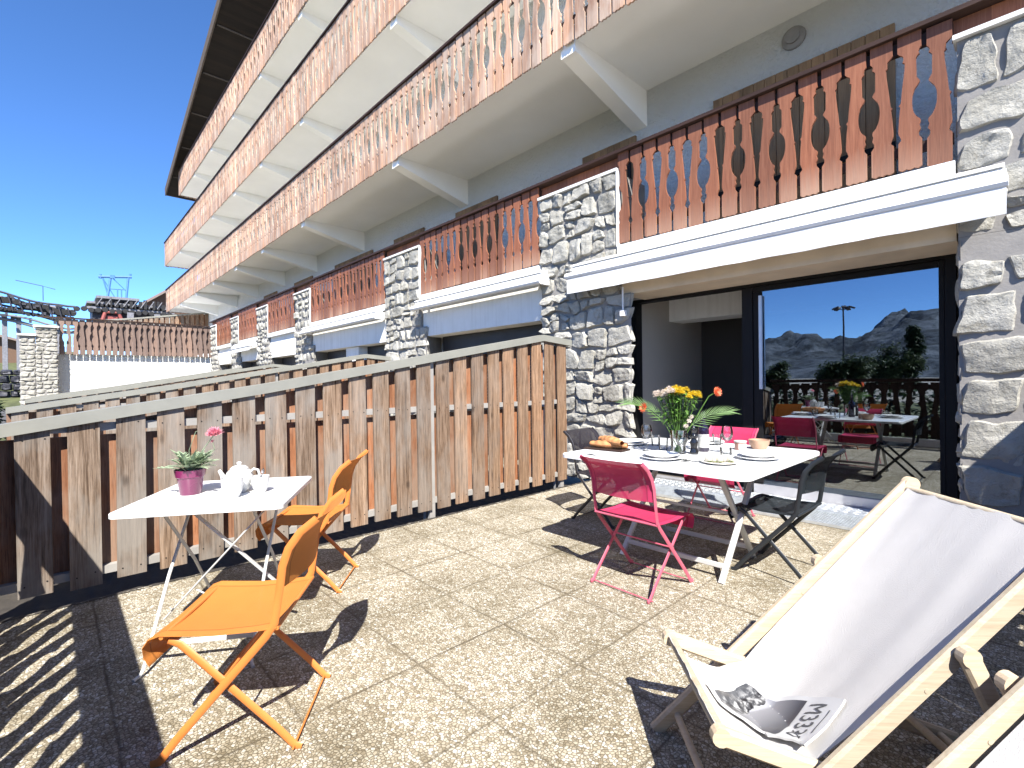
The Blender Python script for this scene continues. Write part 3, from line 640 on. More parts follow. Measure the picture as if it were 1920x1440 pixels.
# ---------------------------------------------------------------- awnings (rolled up)
def awning(x0, x1, z, label, valance, ends=True):
    A = thing('awning', label, 'awning', ((x0 + x1) / 2, 4.8, z), 0, 'rolled awnings over the terrace doors'); o = Vector(A.location)
    def part(mb, name, mat, sm=True):
        ob = mb.build(name, mat, None, sm); ob.data.transform(Matrix.Translation(-o)); ob.parent = A
    m_ = MB(); pr = [(4.90, z + .155), (4.82, z + .165), (4.77, z + .14), (4.765, z + .125), (4.90, z + .115)]
    m_.prism(pr, lambda p: (x0 + .06, p[0], p[1]), lambda p: (x1 - .02, p[0], p[1])); part(m_, 'cover_hood', 'white_trim')
    m_ = MB(); m_.tube([(x0 + .08, 4.82, z + .075), (x1 - .03, 4.82, z + .075)], .055, 14); part(m_, 'fabric_roll', 'awning_cloth')
    m_ = MB(); pr = [(4.75, z + .05), (4.72, z + .035), (4.705, z + .0), (4.72, z - .025), (4.76, z - .035), (4.79, z - .01), (4.79, z + .04)]
    m_.prism(pr, lambda p: (x0, p[0], p[1]), lambda p: (x1, p[0], p[1])); part(m_, 'front_bar', 'white_trim')
    if valance:
        m_ = MB()
        m_.sheet(lambda u, v: (lerp(x0 + .03, x1 - .01, u), 4.725 + .008 * math.sin(u * 23) * v + .018 * v * noise.noise((u * 9, v * 2, 1)), z - .03 - valance * v + .006 * noise.noise((u * 14, 0, 2)) * v), 60, 4, (0, .003, 0)); part(m_, 'valance', 'awning_cloth')
    m_ = MB()
    for x in (x0 + .25, x1 - .06): m_.box(x, x + .05, 4.80, 4.945, z - .03, z + .115)
    part(m_, 'wall_bracket', 'white_trim', False)
awning(-4.02, -.09, 2.575, 'white awning with hanging valance rolled up above the open sliding glass door', .185)
awning(-7.68, -4.46, 2.60, 'rolled white awning between second and third stone piers, no valance, above a black shutter', 0)
awning(-13.2, -9.02, 2.60, 'rolled white awning above two black windows split by a white pillar', 0)
awning(-19.9, -17.62, 2.58, 'small far rolled awning in the narrow bay near the white side wall', .12)
# ---------------------------------------------------------------- sloped terrace fences
FZ = [(-.6, .99), (-.22, 1.048), (1.157, 1.26), (4.16, 1.793), (4.66, 1.754)]
def fence(x, label, side=1, dz=0, y0=-.42, mats=('fence_front', 'fence_back'), rs=1, zl=0, dy=0, y1=4.66):
    F = thing('terrace_fence', label, 'fence', (x, dy, dz), 0, 'sloped board fences between the terraces'); rnd = random.Random(int(abs(x) * 10))
    s = side; m_ = MB(); k = 0; y = .056 - .218 * 3
    while y < y1 - .05:
        ya, yb = max(y, y0), min(y + .147, y1); 
        if yb - ya > .03:
            j = rnd.uniform(-.012, .012); lean = rnd.uniform(-.006, .006); d = rnd.uniform(-.003, .003)
            za, zb2 = interp(FZ, ya) - .03, interp(FZ, yb) - .03; cr = .016
            poly = [(ya, .062 + j), (yb, .062 + j), (yb + lean, zb2 - cr), (yb - cr + lean, zb2), (ya + cr + lean, za), (ya + lean, za - cr)]
            m_.prism(poly, lambda p: (s * (.02 + d), p[0], p[1]), lambda p: (s * d, p[0], p[1])); m_.m = 1
            for nz in (.135, 1.016 if za > 1.12 else za - .06):
                for ny in (.028, .118):
                    if ya + ny < yb: m_.lathe([(.0045, 0), (.0045, .0015)], (s * (.0203 + d), ya + ny + rnd.uniform(-.006, .006), nz + rnd.uniform(-.012, .012)), 6, ax=(s, 0, 0))
            m_.m = 0
        y += .218
    m_.build('front_boards', [mats[0], 'black_frame'], F)
    m_ = MB(); y = .056 - .218 * 3 + .109
    while y < y1 - .05:
        ya, yb = max(y, y0), min(y + .149, y1)
        if yb - ya > .03:
            za, zb2 = interp(FZ, ya) - .035, interp(FZ, yb) - .035
            for pg in ([(ya, .10), (yb, .10), (yb, min(zb2, .965)), (ya, min(za, .965))], [(ya, 1.0), (yb, 1.0), (yb, zb2 - .05), (ya, za - .05)]):
                if pg[3][1] - pg[0][1] > .04: m_.prism(pg, lambda p: (-s * .055, p[0], p[1]), lambda p: (-s * .073, p[0], p[1]))
        y += .218
    m_.build('back_boards', mats[1], F)
    for z in (.135, 1.016):
        m_ = MB(); yy = y0
        if z > 1: yy = max(y0, -.15)
        m_.box(min(-.054 * s, -.001 * s), max(-.054 * s, -.001 * s), yy, y1, z - .024, z + .024); m_.build('rail', 'fence_rail', F)
    m_ = MB(); pts = [(y_, interp(FZ, y_)) for y_ in (y0, -.22, 1.157, 4.16, y1)]
    for (ya, za), (yb, zb2) in zip(pts, pts[1:]):
        m_.prism([(ya, za - .06), (yb, zb2 - .06), (yb, zb2 + .012), (ya, za + .012)], lambda p: (s * .045, p[0], p[1]), lambda p: (-s * .075, p[0], p[1]))
    m_.build('coping', 'fence_cap', F)
    for y in (-.3, 2.62, 4.5):
        if y < y0: continue
        m_ = MB(); m_.box(-.04, -.002, y - .03, y + .03, -.1, interp(FZ, y) - .06) if s > 0 else m_.box(.002, .04, y - .03, y + .03, -.1, interp(FZ, y) - .06)
        m_.box(-.115, -.075, y - .03, y + .03, -.1, interp(FZ, y) - .06) if s > 0 else m_.box(.075, .115, y - .03, y + .03, -.1, interp(FZ, y) - .06)
        m_.build('post', 'fence_rail', F)
    return F
fence(-3.91, 'tall weathered wooden fence with grey sloping coping, right behind the small bistro table')
fence(-8.35, 'second sloped fence whose coping shows just above the nearest wooden fence')
fence(-13.5, 'third sloped fence coping, a thin grey line behind the second fence'); fence(-17.1, 'fourth sloped fence coping, mostly hidden, nearest the white side wall but one')
fence(.66, 'sloped fence at the right edge of the terrace, behind the deckchairs', -1)
# ---------------------------------------------------------------- parapet railing behind the camera
R_ = thing('terrace_railing', 'carved board railing along the open edge of the terrace, seen mirrored in the glass', 'railing', (-1.6, -.41, 0))
m_ = MB(); carved(m_, 28, .19, -2.3, .16, 1.16, lambda x, z, d: (x, d - .011, z)); m_.build('carved_boards', 'parapet', R_)
m_ = MB(); m_.box(-2.3, 3.02, -.06, .06, 1.175, 1.235); m_.box(-2.3, 3.02, -.055, -.014, 1.04, 1.12); m_.box(-2.3, 3.02, -.055, -.014, .22, .30); m_.build('handrail', 'rail_dark', R_)
m_ = MB(); m_.box(-2.3, 3.02, -.05, .05, -.1, .13); m_.build('kerb', 'white_concrete', R_)
# ---------------------------------------------------------------- far wing at the end of the terraces
W = thing('wing_wall', 'white roughcast terrace wall with carved railing on top, closing the view at the far left', 'wall', (-24.2, 2.5, 0)); WO = Vector(W.location)
def wpart(mb, name, mat, sm=False):
    o = mb.build(name, mat, None, sm); o.data.transform(Matrix.Translation(-WO)); o.parent = W; return o
m_ = MB(); m_.box(-24.85, -24.55, .12, 5.5, -.1, 2.52); m_.box(-31, -24.85, -.6, 6, 2.2, 2.5); wpart(m_, 'rendered_wall', 'roughcast')
m_ = MB(); carved(m_, 26, .19, .14, 2.50, 3.80, lambda y, z, d: (-24.36 - d, y, z), low=True); rl = wpart(m_, 'carved_railing', 'board_wing')
m_ = MB(); m_.box(-24.48, -24.29, -.4, 5.0, 3.81, 3.85); m_.box(-24.44, -24.39, .14, 5.0, 3.62, 3.70); wpart(m_, 'handrail', 'rail_dark')
m_ = MB(); m_.box(-24.53, -24.46, .62, 5.0, 2.66, 3.74); wpart(m_, 'backing_boards', 'board_wing')
for a, b, zt in ((-.46, .12, 3.42), (-.86, -.46, 3.10)):
    P = thing('stone_pillar', 'taller pale stone pillar at the end of the white side wall' if zt > 3.2 else 'lower pale stone pillar, outermost at the far left', 'pillar', (-24.3, (a + b) / 2, 0)); PO = Vector(P.location)
    m_ = MB(); m_.m = 1; m_.box(-24.8, -24.04, a + .01, b - .01, -.1, zt); m_.m = 0
    rubble(m_, a, b, -.1, zt, lambda y, z, d: (-24.03 + d, y, z), 91 if zt > 3.2 else 92, hs=(.10, .19), ws=(.14, .32), res=5, depth=.025)
    o = m_.build('shaft', ['stone', 'mortar'], None, True); o.data.transform(Matrix.Translation(-PO)); o.parent = P
    m_ = MB(); m_.box(-24.85, -23.94, a - .05, b + .03, zt, zt + .06); o = m_.build('cap', 'white_trim'); o.data.transform(Matrix.Translation(-PO)); o.parent = P
FU = fence(-30.0, 'upper fence with rising coping on the far terrace, behind the far railing', 1, 3.35, 0, dy=1.7)
# ---------------------------------------------------------------- folding chairs with mesh slings (faces +y)
def chair_mesh_set(paint, sling):
    """returns list of (name, mesh objects builder)"""
    W_ = .225
    seat = [(-.165, .435), (-.08, .428), (.04, .425), (.15, .432), (.205, .436), (.238, .425), (.256, .398), (.252, .365), (.235, .338)]
    back = [(-.178, .565), (-.186, .64), (-.207, .70), (-.247, .757), (-.304, .80)]
    def along(tab, t):
        k = t * (len(tab) - 1); i = min(int(k), len(tab) - 2); f = k - i
        return lerp(tab[i][0], tab[i + 1][0], f), lerp(tab[i][1], tab[i + 1][1], f)
    out = []
    m_ = MB()
    def sf(u, v):
        y, z = along(seat, v); x = lerp(-W_, W_, u); return (x, y, z - .016 * math.sin(PI * u) * math.sin(PI * min(1, v * 1.3)))
    m_.sheet(sf, 14, 24, (0, 0, -.004)); out.append(('seat', m_, sling, True))
    m_ = MB()
    def bf(u, v):
        y, z = along(back, v); x = lerp(-W_, W_, u); return (x, y - .04 * math.sin(PI * u) * (1 - .3 * v), z)
    m_.sheet(bf, 14, 16, (0, -.004, 0)); out.append(('backrest', m_, sling, True))
    for sx in (-1, 1):
        x = sx * (W_ - .004); m_ = MB()
        m_.sweep([(x, .236, .006), (x, .214, .012), (x, .203, .024), (x, .155, .085), (x, -.13, .405), (x, -.158, .448), (x, -.178, .575), (x, -.186, .64), (x, -.207, .70), (x, -.247, .755), (x, -.302, .798)], .011, .027, n=8)
        out.append(('back_leg', m_, paint, True))
        x = sx * (W_ - .022); m_ = MB()
        m_.sweep([(x, -.236, .006), (x, -.214, .012), (x, -.203, .024), (x, -.155, .08), (x, .15, .392), (x, .185, .408)], .011, .027, n=8)
        out.append(('front_leg', m_, paint, True))
    for y, z, r in ((.212, .013, .004), (-.212, .013, .004), (-.165, .43, .007), (.20, .425, .007), (0.015, .262, .005)):
        m_ = MB(); m_.tube([(-W_ + .004, y, z), (W_ - .004, y, z)], r, 8); out.append(('cross_bar', m_, paint, True))
    return out
PROTO = {}
def chair(kind, paint, sling, label, loc, fwd):
    rz_ = math.atan2(fwd[1], fwd[0]) - PI / 2
    if kind not in PROTO:
        c = thing('folding_chair', label, 'chair', (loc[0], loc[1], 0), rz_, 'folding chairs with mesh seats')
        for nm, mb, mt, sm in chair_mesh_set(paint, sling): mb.build(nm, mt, c, sm)
        PROTO[kind] = c; return c
    c = copy_tree(PROTO[kind]); c.location = (loc[0], loc[1], 0); c.rotation_euler = (0, 0, rz_); c['label'] = label; return c
chair('o', 'paint_orange', 'sling_orange', 'orange folding chair nearest the camera, beside the small white bistro table', (-2.04, .54), (-.588, -.81))
chair('o', 0, 0, 'orange folding chair by the wooden fence, behind the nearer orange one', (-3.16, 1.20), (-.64, -.77))
chair('p', 'paint_pink', 'sling_pink', 'pink folding chair seen from behind, on the near side of the dining table', (-1.675, 2.66), (.03, 1))
chair('p', 0, 0, 'pink folding chair on the far side of the dining table, back to the glass door', (-1.94, 4.43), (0, -1))
chair('g', 'paint_grey', 'sling_grey', 'dark grey folding chair at the right end of the dining table near the glass', (-1.12, 3.47), (-1, .02))
chair('b', 'paint_black', 'sling_black', 'black folding chair at the left end of the dining table, by the stone pier', (-2.66, 3.66), (1, .03))
# ---------------------------------------------------------------- tables
def rounded(hx, hy, r, n=6):
    p = []
    for sx, sy, a0 in ((1, 1, 0), (-1, 1, 90), (-1, -1, 180), (1, -1, 270)):
        for k in range(n + 1):
            a = math.radians(a0 + 90 * k / n); p.append((sx * (hx - r) + r * math.cos(a), sy * (hy - r) + r * math.sin(a)))
    return p
def top_mesh(hx, hy, z, r, lip=.022):
    m_ = MB(); A = rounded(hx, hy, r); n = len(A); B2 = rounded(hx - .004, hy - .004, r - .004)
    vs = [(x, y, z) for x, y in B2] + [(x, y, z - .004) for x, y in A] + [(x, y, z - lip) for x, y in A] + [(x * .99, y * .99, z - lip) for x, y in A] + [(x * .99, y * .99, z - .006) for x, y in A]
    fs = [tuple(range(n))]
    for k in range(4):
        for i in range(n): fs.append((k * n + i, k * n + (i + 1) % n, (k + 1) * n + (i + 1) % n, (k + 1) * n + i))
    fs.append(tuple(4 * n + i for i in reversed(range(n)))); m_.add(vs, fs); return m_
T1 = thing('bistro_table', 'small square white folding bistro table holding a purple flowerpot', 'table', (-2.84, .64, 0), math.atan2(.853, .523))
top_mesh(.355, .355, .712, .035).build('tabletop', 'table_white', T1, True)
for s in (-1, 1):
    x = s * .215; m_ = MB(); m_.tube([(x + s * .02, -.40, .006), (x + s * .008, -.375, .01), (x, -.36, .03), (x, -.12, .35), (x, .20, .69)], .0075, 8); m_.build('near_leg', 'paint_white', T1, True)
    x = s * .19; m_ = MB(); m_.tube([(x, .40, .006), (x, .375, .01), (x, .36, .03), (x, .10, .35), (x, -.24, .69)], .0075, 8); m_.build('far_leg', 'paint_white', T1, True)
m_ = MB(); m_.bar((-.06, -.27, .695), (.30, -.05, .19), .008, .024, (0, 1, 0)); m_.build('brace', 'paint_white', T1)
m_ = MB(); m_.bar((.28, -.285, .695), (-.26, -.065, .12), .008, .024, (0, 1, 0)); m_.build('brace', 'paint_white', T1)
m_ = MB(); m_.bar((-.215, -.30, .105), (.215, -.30, .105), .008, .024); m_.tube([(-.1, -.12, .27), (-.02, -.12, .22), (.03, -.12, .27)], .004, 6); m_.tube([(-.19, .3, .105), (.19, .3, .105)], .006, 6); m_.build('stretcher', 'paint_white', T1)
T2 = thing('dining_table', 'large square white metal dining table laid for a meal', 'table', (-1.67, 3.31, 0))
top_mesh(.655, .67, .742, .07, .026).build('tabletop', 'table_white', T2, True)
for s in (-1, 1):
    x = s * .36
    m_ = MB(); m_.bar((x, -.33, 0), (x, .30, .715), .026, .036, (1, 0, 0)); m_.build('leg', 'paint_white', T2)
    x = s * .325
    m_ = MB(); m_.bar((x, .28, 0), (x, -.30, .715), .026, .036, (1, 0, 0)); m_.build('leg', 'paint_white', T2)
for x_, y_, z_, w_, h_ in ((.345, -.26, .085, .018, .032), (.31, .22, .085, .018, .032), (.35, -.02, .36, .014, .02), (.35, .29, .70, .02, .02), (.35, -.29, .70, .02, .02)):
    m_ = MB(); m_.bar((-x_, y_, z_), (x_, y_, z_), w_, h_); m_.build('stretcher', 'paint_white', T2)
# ---------------------------------------------------------------- things on the bistro table
ZT = .7125
def leaf_blade(mb, p, d, up, ln, w, droop=.3, nseg=5, shape=None):
    """flat leaf from p along d"""
    p = Vector(p); d = Vector(d).normalized(); sd = d.cross(Vector(up))
    if sd.length < 1e-3: sd = d.orthogonal()
    sd.normalize(); n = sd.cross(d); vs = []
    for k in range(nseg + 1):
        t = k / nseg; c = p + d * (ln * t) + n * (-droop * ln * t * t)
        ww = w * (shape(t) if shape else math.sin(PI * (.06 + .94 * t) ** .8)) / 2
        vs += [c - sd * ww + n * (ww * .25), c, c + sd * ww + n * (ww * .25)]
    fs = []
    for k in range(nseg):
        a = 3 * k; fs += [(a, a + 1, a + 4, a + 3), (a + 1, a + 2, a + 5, a + 4)]
    mb.add(vs, fs)
def flower(mb, c, d, r, rings=4, npet=14, cup=.5, rnd=None):
    rnd = rnd or random.Random(1); d = Vector(d).normalized(); e1 = d.orthogonal().normalized(); e2 = d.cross(e1)
    for k in range(rings):
        el = lerp(.05, 1.25, k / max(1, rings - 1)) if rings > 1 else .1
        for j in range(max(5, int(npet * (1 - .6 * k / rings)))):
            a = 2 * PI * (j + .5 * (k % 2) + rnd.uniform(-.2, .2)) / max(5, int(npet * (1 - .6 * k / rings)))
            o = (e1 * math.cos(a) + e2 * math.sin(a)); dr = o * math.cos(el * cup * 1.6) + d * math.sin(el * cup * 1.6)
            leaf_blade(mb, Vector(c), dr, d, r * rnd.uniform(.85, 1.1) * (1 - .15 * k / rings), r * .34, -.15, 3)
P = thing('potted_plant', 'purple glazed flowerpot with pale green leaves and one pink flower', 'plant', (-2.925, .50, ZT))
m_ = MB(); m_.lathe([(.045, 0), (.047, .002), (.058, .085), (.060, .088), (.064, .09), (.070, .122), (.0705, .126), (.067, .126), (.062, .10)], n=32, cap1=False); m_.build('pot', 'pot_purple', P, True)
m_ = MB(); m_.lathe([(.001, .108), (.03, .112), (.0635, .106)], n=24, cap0=False, cap1=False); m_.build('soil', 'soil', P, True)
rnd = random.Random(5); m_ = MB()
def lobed(mb, p, d, ln, w):
    leaf_blade(mb, p, d, (0, 0, 1), ln, w, .35, 5)
    p = Vector(p); d = Vector(d).normalized(); sd = d.cross(Vector((0, 0, 1))).normalized()
    for t in (.35, .55, .72, .86):
        for s in (-1, 1):
            leaf_blade(mb, p + d * ln * t - Vector((0, 0, .35 * ln * t * t)), d * .7 + sd * s * .8, (0, 0, 1), ln * .34 * (1.1 - .4 * t), w * .5, .1, 3)
for k in range(46):
    a = rnd.uniform(0, 2 * PI); r = rnd.uniform(0, .035); el = rnd.uniform(.35, 1.35)
    lobed(m_, (r * math.cos(a), r * math.sin(a), .115 + rnd.uniform(0, .03)), (math.cos(a) * math.cos(el), math.sin(a) * math.cos(el), math.sin(el)), rnd.uniform(.07, .125), rnd.uniform(.018, .03))
m_.build('foliage', 'leaf_pale', P)
m_ = MB(); R3 = Vector((.685, .728, 0))   # toward the right of the bench row
tip = R3 * .125 + Vector((0, 0, .30)); tip2 = R3 * .115 + Vector((.0, .0, .245))
m_.tube([(0, 0, .12), R3 * .04 + Vector((0, 0, .19)), R3 * .09 + Vector((0, 0, .255)), tip], .0022, 6)
m_.tube([R3 * .03 + Vector((0, 0, .12)), R3 * .08 + Vector((0, 0, .185)), R3 * .125 + Vector((0, 0, .225)), tip2 + Vector((0, 0, .02))], .002, 6)
m_.tube([(-.01, 0, .12), R3 * -.005 + Vector((0, 0, .22)), R3 * .03 + Vector((0, 0, .315)), R3 * .04 + Vector((0, 0, .318))], .0016, 6); m_.build('stem', 'leaf_pale', P)
m_ = MB(); flower(m_, tip, (.25, -.2, 1), .046, 6, 18, .6, rnd); flower(m_, tip2 + Vector((0, 0, .02)), (.3, -.4, .5), .012, 3, 8, .9, rnd); m_.build('flower', 'petal_pink', P)
TP = thing('teapot', 'round white porcelain teapot with a knobbed lid, between flowerpot and cups', 'teapot', (-2.79, .69, ZT))
m_ = MB(); m_.lathe([(.034, 0), (.036, .004), (.056, .03), (.066, .06), (.066, .082), (.056, .105), (.042, .118), (.040, .120)], n=32); m_.build('body', 'porcelain', TP, True)
m_ = MB(); m_.lathe([(.041, .1195), (.043, .122), (.030, .133), (.010, .138), (.008, .141), (.012, .146), (.012, .151), (.006, .155), (.001, .1555)], n=28); m_.build('lid', 'porcelain', TP, True)
lf = -R3
m_ = MB(); m_.tube([lf * .05 + Vector((0, 0, .045)), lf * .078 + Vector((0, 0, .062)), lf * .09 + Vector((0, 0, .09)), lf * .104 + Vector((0, 0, .112))], .017, 12, .008); m_.build('spout', 'porcelain', TP, True)
m_ = MB(); m_.tube([R3 * .055 + Vector((0, 0, .10)), R3 * .075 + Vector((0, 0, .118)), R3 * .097 + Vector((0, 0, .112)), R3 * .105 + Vector((0, 0, .085)), R3 * .09 + Vector((0, 0, .055)), R3 * .06 + Vector((0, 0, .04))], .0065, 10); m_.build('handle', 'porcelain', TP, True)
def cup(label, loc, h, r, spoon):
    C_ = thing('cup', label, 'cup', (loc[0], loc[1], ZT), 0, 'white cups on the bistro table')
    m_ = MB(); m_.lathe([(r * .55, 0), (r * .58, .003), (r * .85, h * .3), (r, h * .66), (r * 1.02, h), (r * .96, h), (r * .93, h * .66), (r * .75, h * .25), (.001, h * .18)], n=32, cap1=False); m_.build('body', 'porcelain', C_, True)
    if spoon:
        S_ = thing('teaspoon', 'small steel teaspoon standing in the right-hand white cup', 'spoon', (loc[0], loc[1], ZT + .02))
        m_ = MB(); m_.tube([(0, 0, 0), (.006, .004, .05), (.012, .008, .078)], .0018, 6); leaf_blade(m_, (.012, .008, .074), (.15, .1, 1), (1, -.5, 0), .032, .017, .05, 4); m_.build('handle', 'steel', S_)
cup('plain white cup in front of the teapot, no spoon', (-2.675, .63), .098, .049, False)
cup('white cup with a teaspoon in it, to the right of the teapot', (-2.705, .765), .083, .043, True)
# ---------------------------------------------------------------- things on the dining table
ZD = .7425
V_ = thing('flower_vase', 'clear glass vase with a big bouquet of yellow and white flowers and palm fronds', 'vase', (-1.70, 3.20, ZD))
m_ = MB(); m_.lathe([(.052, 0), (.054, .004), (.050, .05), (.052, .10), (.058, .165), (.055, .165), (.048, .09), (.047, .02), (.001, .015)], n=28, cap1=False); m_.build('glass_body', 'clear', V_, True)
rnd = random.Random(12); RR = Vector((.72, .69, 0)); FF = Vector((-.69, .72, 0))
heads = []; m_ = MB(); lv = MB()
for k in range(46):
    a = rnd.uniform(0, 2 * PI); rr = math.sqrt(rnd.random()); 
    x = .16 * rr * math.cos(a); y = .12 * rr * math.sin(a); top = Vector((0, 0, .445 - .05 * rr * rr + rnd.uniform(-.02, .02))) + RR * x + FF * y
    b0 = RR * (-x * .2) + FF * (-y * .2) + Vector((0, 0, .012)); mid = (RR * x + FF * y) * .35 + Vector((0, 0, .18))
    m_.tube([b0, mid, top], .0028, 5); heads.append((x, y, top))
    for j in range(9):
        t = rnd.uniform(.40, .95); q = mid.lerp(top, (t - .3) / .7) if t > .3 else b0.lerp(mid, t / .3)
        aa = rnd.uniform(0, 2 * PI); leaf_blade(lv, q, (math.cos(aa), math.sin(aa), rnd.uniform(-.2, .8)), (0, 0, 1), rnd.uniform(.03, .07), rnd.uniform(.012, .022), rnd.uniform(.1, .6), 4)
m_.build('stems', 'leaf_green', V_); lv.build('leaves', 'leaf_green', V_)
yl, wh = MB(), MB()
for x, y, top in heads:
    tgt = yl if x > -.035 + rnd.uniform(-.03, .03) else wh
    flower(tgt, top, (RR * x * 3 + FF * y * 3 + Vector((0, 0, 1.2))), rnd.uniform(.028, .038), 4, 14, .55, rnd)
for dx, dy, z in ((.055, -.08, .235), (.075, -.06, .26), (.03, -.09, .20)): sb = MB(); flower(sb, RR * dx + FF * dy + Vector((0, 0, z)), (0.3, -.8, .4), .02, 3, 9, .5, rnd); sb.build('small_bloom', 'petal_white', V_)
yl.build('yellow_blooms', 'petal_yellow', V_); wh.build('white_blooms', 'petal_white', V_)
og = MB(); st = MB()
for dx, z, nrm in ((-.235, .325, (-.3, -.8, .2)), (.27, .43, (.8, -.2, .15))):
    c_ = RR * dx + Vector((0, 0, z)); flower(og, c_, nrm, .042, 3, 16, .35, rnd); st.tube([(0, 0, .03), RR * dx * .35 + Vector((0, 0, .2)), RR * dx * .8 + Vector((0, 0, z - .03)), c_], .0035, 6)
og.build('orange_gerbera', 'petal_orange', V_); st.build('gerbera_stem', 'leaf_green', V_)
for sgn, rise in ((-1, .20), (1, .13)):
    fr = MB(); base = Vector((0, 0, .12))
    spine = [base + RR * (sgn * .36 * t) + Vector((0, 0, rise * math.sin(t * 1.9) + .05 * t)) for t in [k / 18 for k in range(19)]]
    fr.tube(spine, .003, 5, .001)
    for k in range(5, 19):
        p = spine[k]; d = (spine[min(k + 1, 18)] - spine[k - 1]).normalized(); t = k / 18
        for s in (-1, 1):
            leaf_blade(fr, p, d * lerp(.75, 1.1, t) + Vector((0, 0, 1)) * s * lerp(.75, .25, t) + FF * s * .25 + Vector((0, 0, rnd.uniform(-.06, .06))), FF, lerp(.13, .08, t), .0055, .15, 4)
    fr.build('palm_frond', 'leaf_palm', V_)
def lathe_thing(name, label, cat, loc, prof, matn, part, group=None, n=26, z=ZD, cap1=False):
    o = thing(name, label, cat, (loc[0], loc[1], z), 0, group); m_ = MB(); m_.lathe(prof, n=n, cap1=cap1); m_.build(part, matn, o, True); return o
WG = [(.034, 0), (.034, .002), (.006, .006), (.004, .02), (.004, .075), (.008, .085), (.028, .10), (.038, .125), (.039, .15), (.032, .19), (.031, .19), (.037, .15), (.036, .127), (.02, .10), (.001, .092)]
for lb, lc in (('wine glass left of the vase', (-1.925, 3.16)), ('wine glass directly in front of the vase', (-1.545, 2.955)), ('wine glass in front of the far pink chair', (-1.45, 3.42))):
    lathe_thing('wine_glass', lb, 'glass', lc, WG, 'clear', 'bowl_and_stem', 'wine glasses on the dining table')
TU = [(.028, 0), (.030, .003), (.037, .088), (.0355, .088), (.029, .01), (.001, .008)]
for lb, lc in (('tumbler between the left wine glass and the vase', (-1.86, 3.28)), ('tumbler behind the bottle, before the far plates', (-1.69, 3.80)), ('tumbler behind the cheese plate', (-1.31, 3.07)), ('tumbler to the left, beside the stacked plates near the bread', (-2.03, 3.46))):
    lathe_thing('tumbler', lb, 'glass', lc, TU, 'clear', 'glass_body', 'tumblers on the dining table')
def plates(label, loc, n=2):
    for k in range(n):
        r = .135 if k == 0 else .115
        o = thing('plate', (label[0] if k == 0 else label[1]), 'plate', (loc[0], loc[1], ZD + k * .017), 0, 'stacked white plates at the four places')
        m_ = MB(); m_.lathe([(r * .62, 0), (r * .64, .001), (r * .75, .006), (r, .018), (r * .995, .021), (r * .74, .010), (r * .6, .006), (.001, .005)], n=40, cap1=False); m_.build('dish', 'plate_white', o, True)
plates(('lower plate of the pair behind the bread', 'upper plate of the pair behind the bread'), (-2.21, 3.40)); plates(('lower plate behind the near pink chair', 'upper plate behind the near pink chair'), (-1.66, 2.90))
plates(('lower plate of the pair nearest the grey chair', 'upper plate of the pair nearest the grey chair'), (-1.21, 3.31)); plates(('lower plate in front of the far pink chair', 'upper plate in front of the far pink chair'), (-1.80, 3.86))
M_ = thing('pepper_mill', 'glossy black turned pepper mill beside the vase', 'mill', (-1.60, 3.235, ZD))
m_ = MB(); m_.lathe([(.028, 0), (.030, .004), (.030, .018), (.024, .03), (.022, .05), (.027, .075), (.026, .09), (.019, .10), (.018, .108), (.027, .115)], n=24); m_.build('body', 'mill_black', M_, True)
m_ = MB(); m_.lathe([(.027, .116), (.028, .125), (.019, .135), (.016, .15), (.022, .165), (.020, .178), (.001, .185)], n=24); m_.build('head', 'mill_black', M_, True)
m_ = MB(); m_.lathe([(.005, .184), (.007, .19), (.006, .196), (.001, .199)], n=12); m_.build('knob', 'steel', M_, True)
W2 = thing('wine_bottle', 'dark wine bottle with a large white label, behind the pepper mill', 'bottle', (-1.615, 3.41, ZD))
m_ = MB(); m_.lathe([(.036, 0), (.038, .004), (.038, .15), (.034, .175), (.018, .205), (.0145, .225), (.0145, .275), (.016, .277), (.016, .29), (.001, .291)], n=28); m_.build('bottle_body', 'wine_glass_dark', W2, True)
m_ = MB(); m_.grid(lambda u, v: (.0386 * math.cos(lerp(-2.6, .6, u)), .0386 * math.sin(lerp(-2.6, .6, u)), lerp(.03, .125, v)), 20, 1); m_.build('paper_label', 'label_white', W2, True)
J = thing('jam_pot', 'small terracotta coloured pot with a pale paper band', 'pot', (-1.455, 3.66, ZD)); m_ = MB(); m_.lathe([(.038, 0), (.040, .003), (.040, .052), (.036, .056)], n=24); m_.build('pot_body', 'jam', J, True)
m_ = MB(); m_.lathe([(.043, .0565), (.044, .06), (.044, .066), (.001, .068)], n=24); m_.build('lid', 'label_white', J, True); m_ = MB(); m_.grid(lambda u, v: (.0408 * math.cos(lerp(-1.5, .2, u)), .0408 * math.sin(lerp(-1.5, .2, u)), lerp(.006, .048, v)), 12, 1); m_.build('paper_band', 'label_white', J, True)
lathe_thing('wooden_bowl', 'light wooden bowl at the right of the jam pot', 'bowl', (-1.375, 3.80), [(.045, 0), (.05, .002), (.068, .04), (.072, .068), (.068, .068), (.06, .03), (.001, .012)], 'wood_bowl', 'bowl')
K = thing('cheese_plate', 'cream plate with a garnished row of white cheese pieces, nearest the camera side', 'plate', (-1.315, 2.98, ZD)); m_ = MB(); m_.lathe([(.07, 0), (.075, .002), (.11, .014), (.108, .017), (.07, .008), (.001, .006)], n=36, cap1=False); m_.build('dish', 'cream_glaze', K, True)
rnd = random.Random(4)
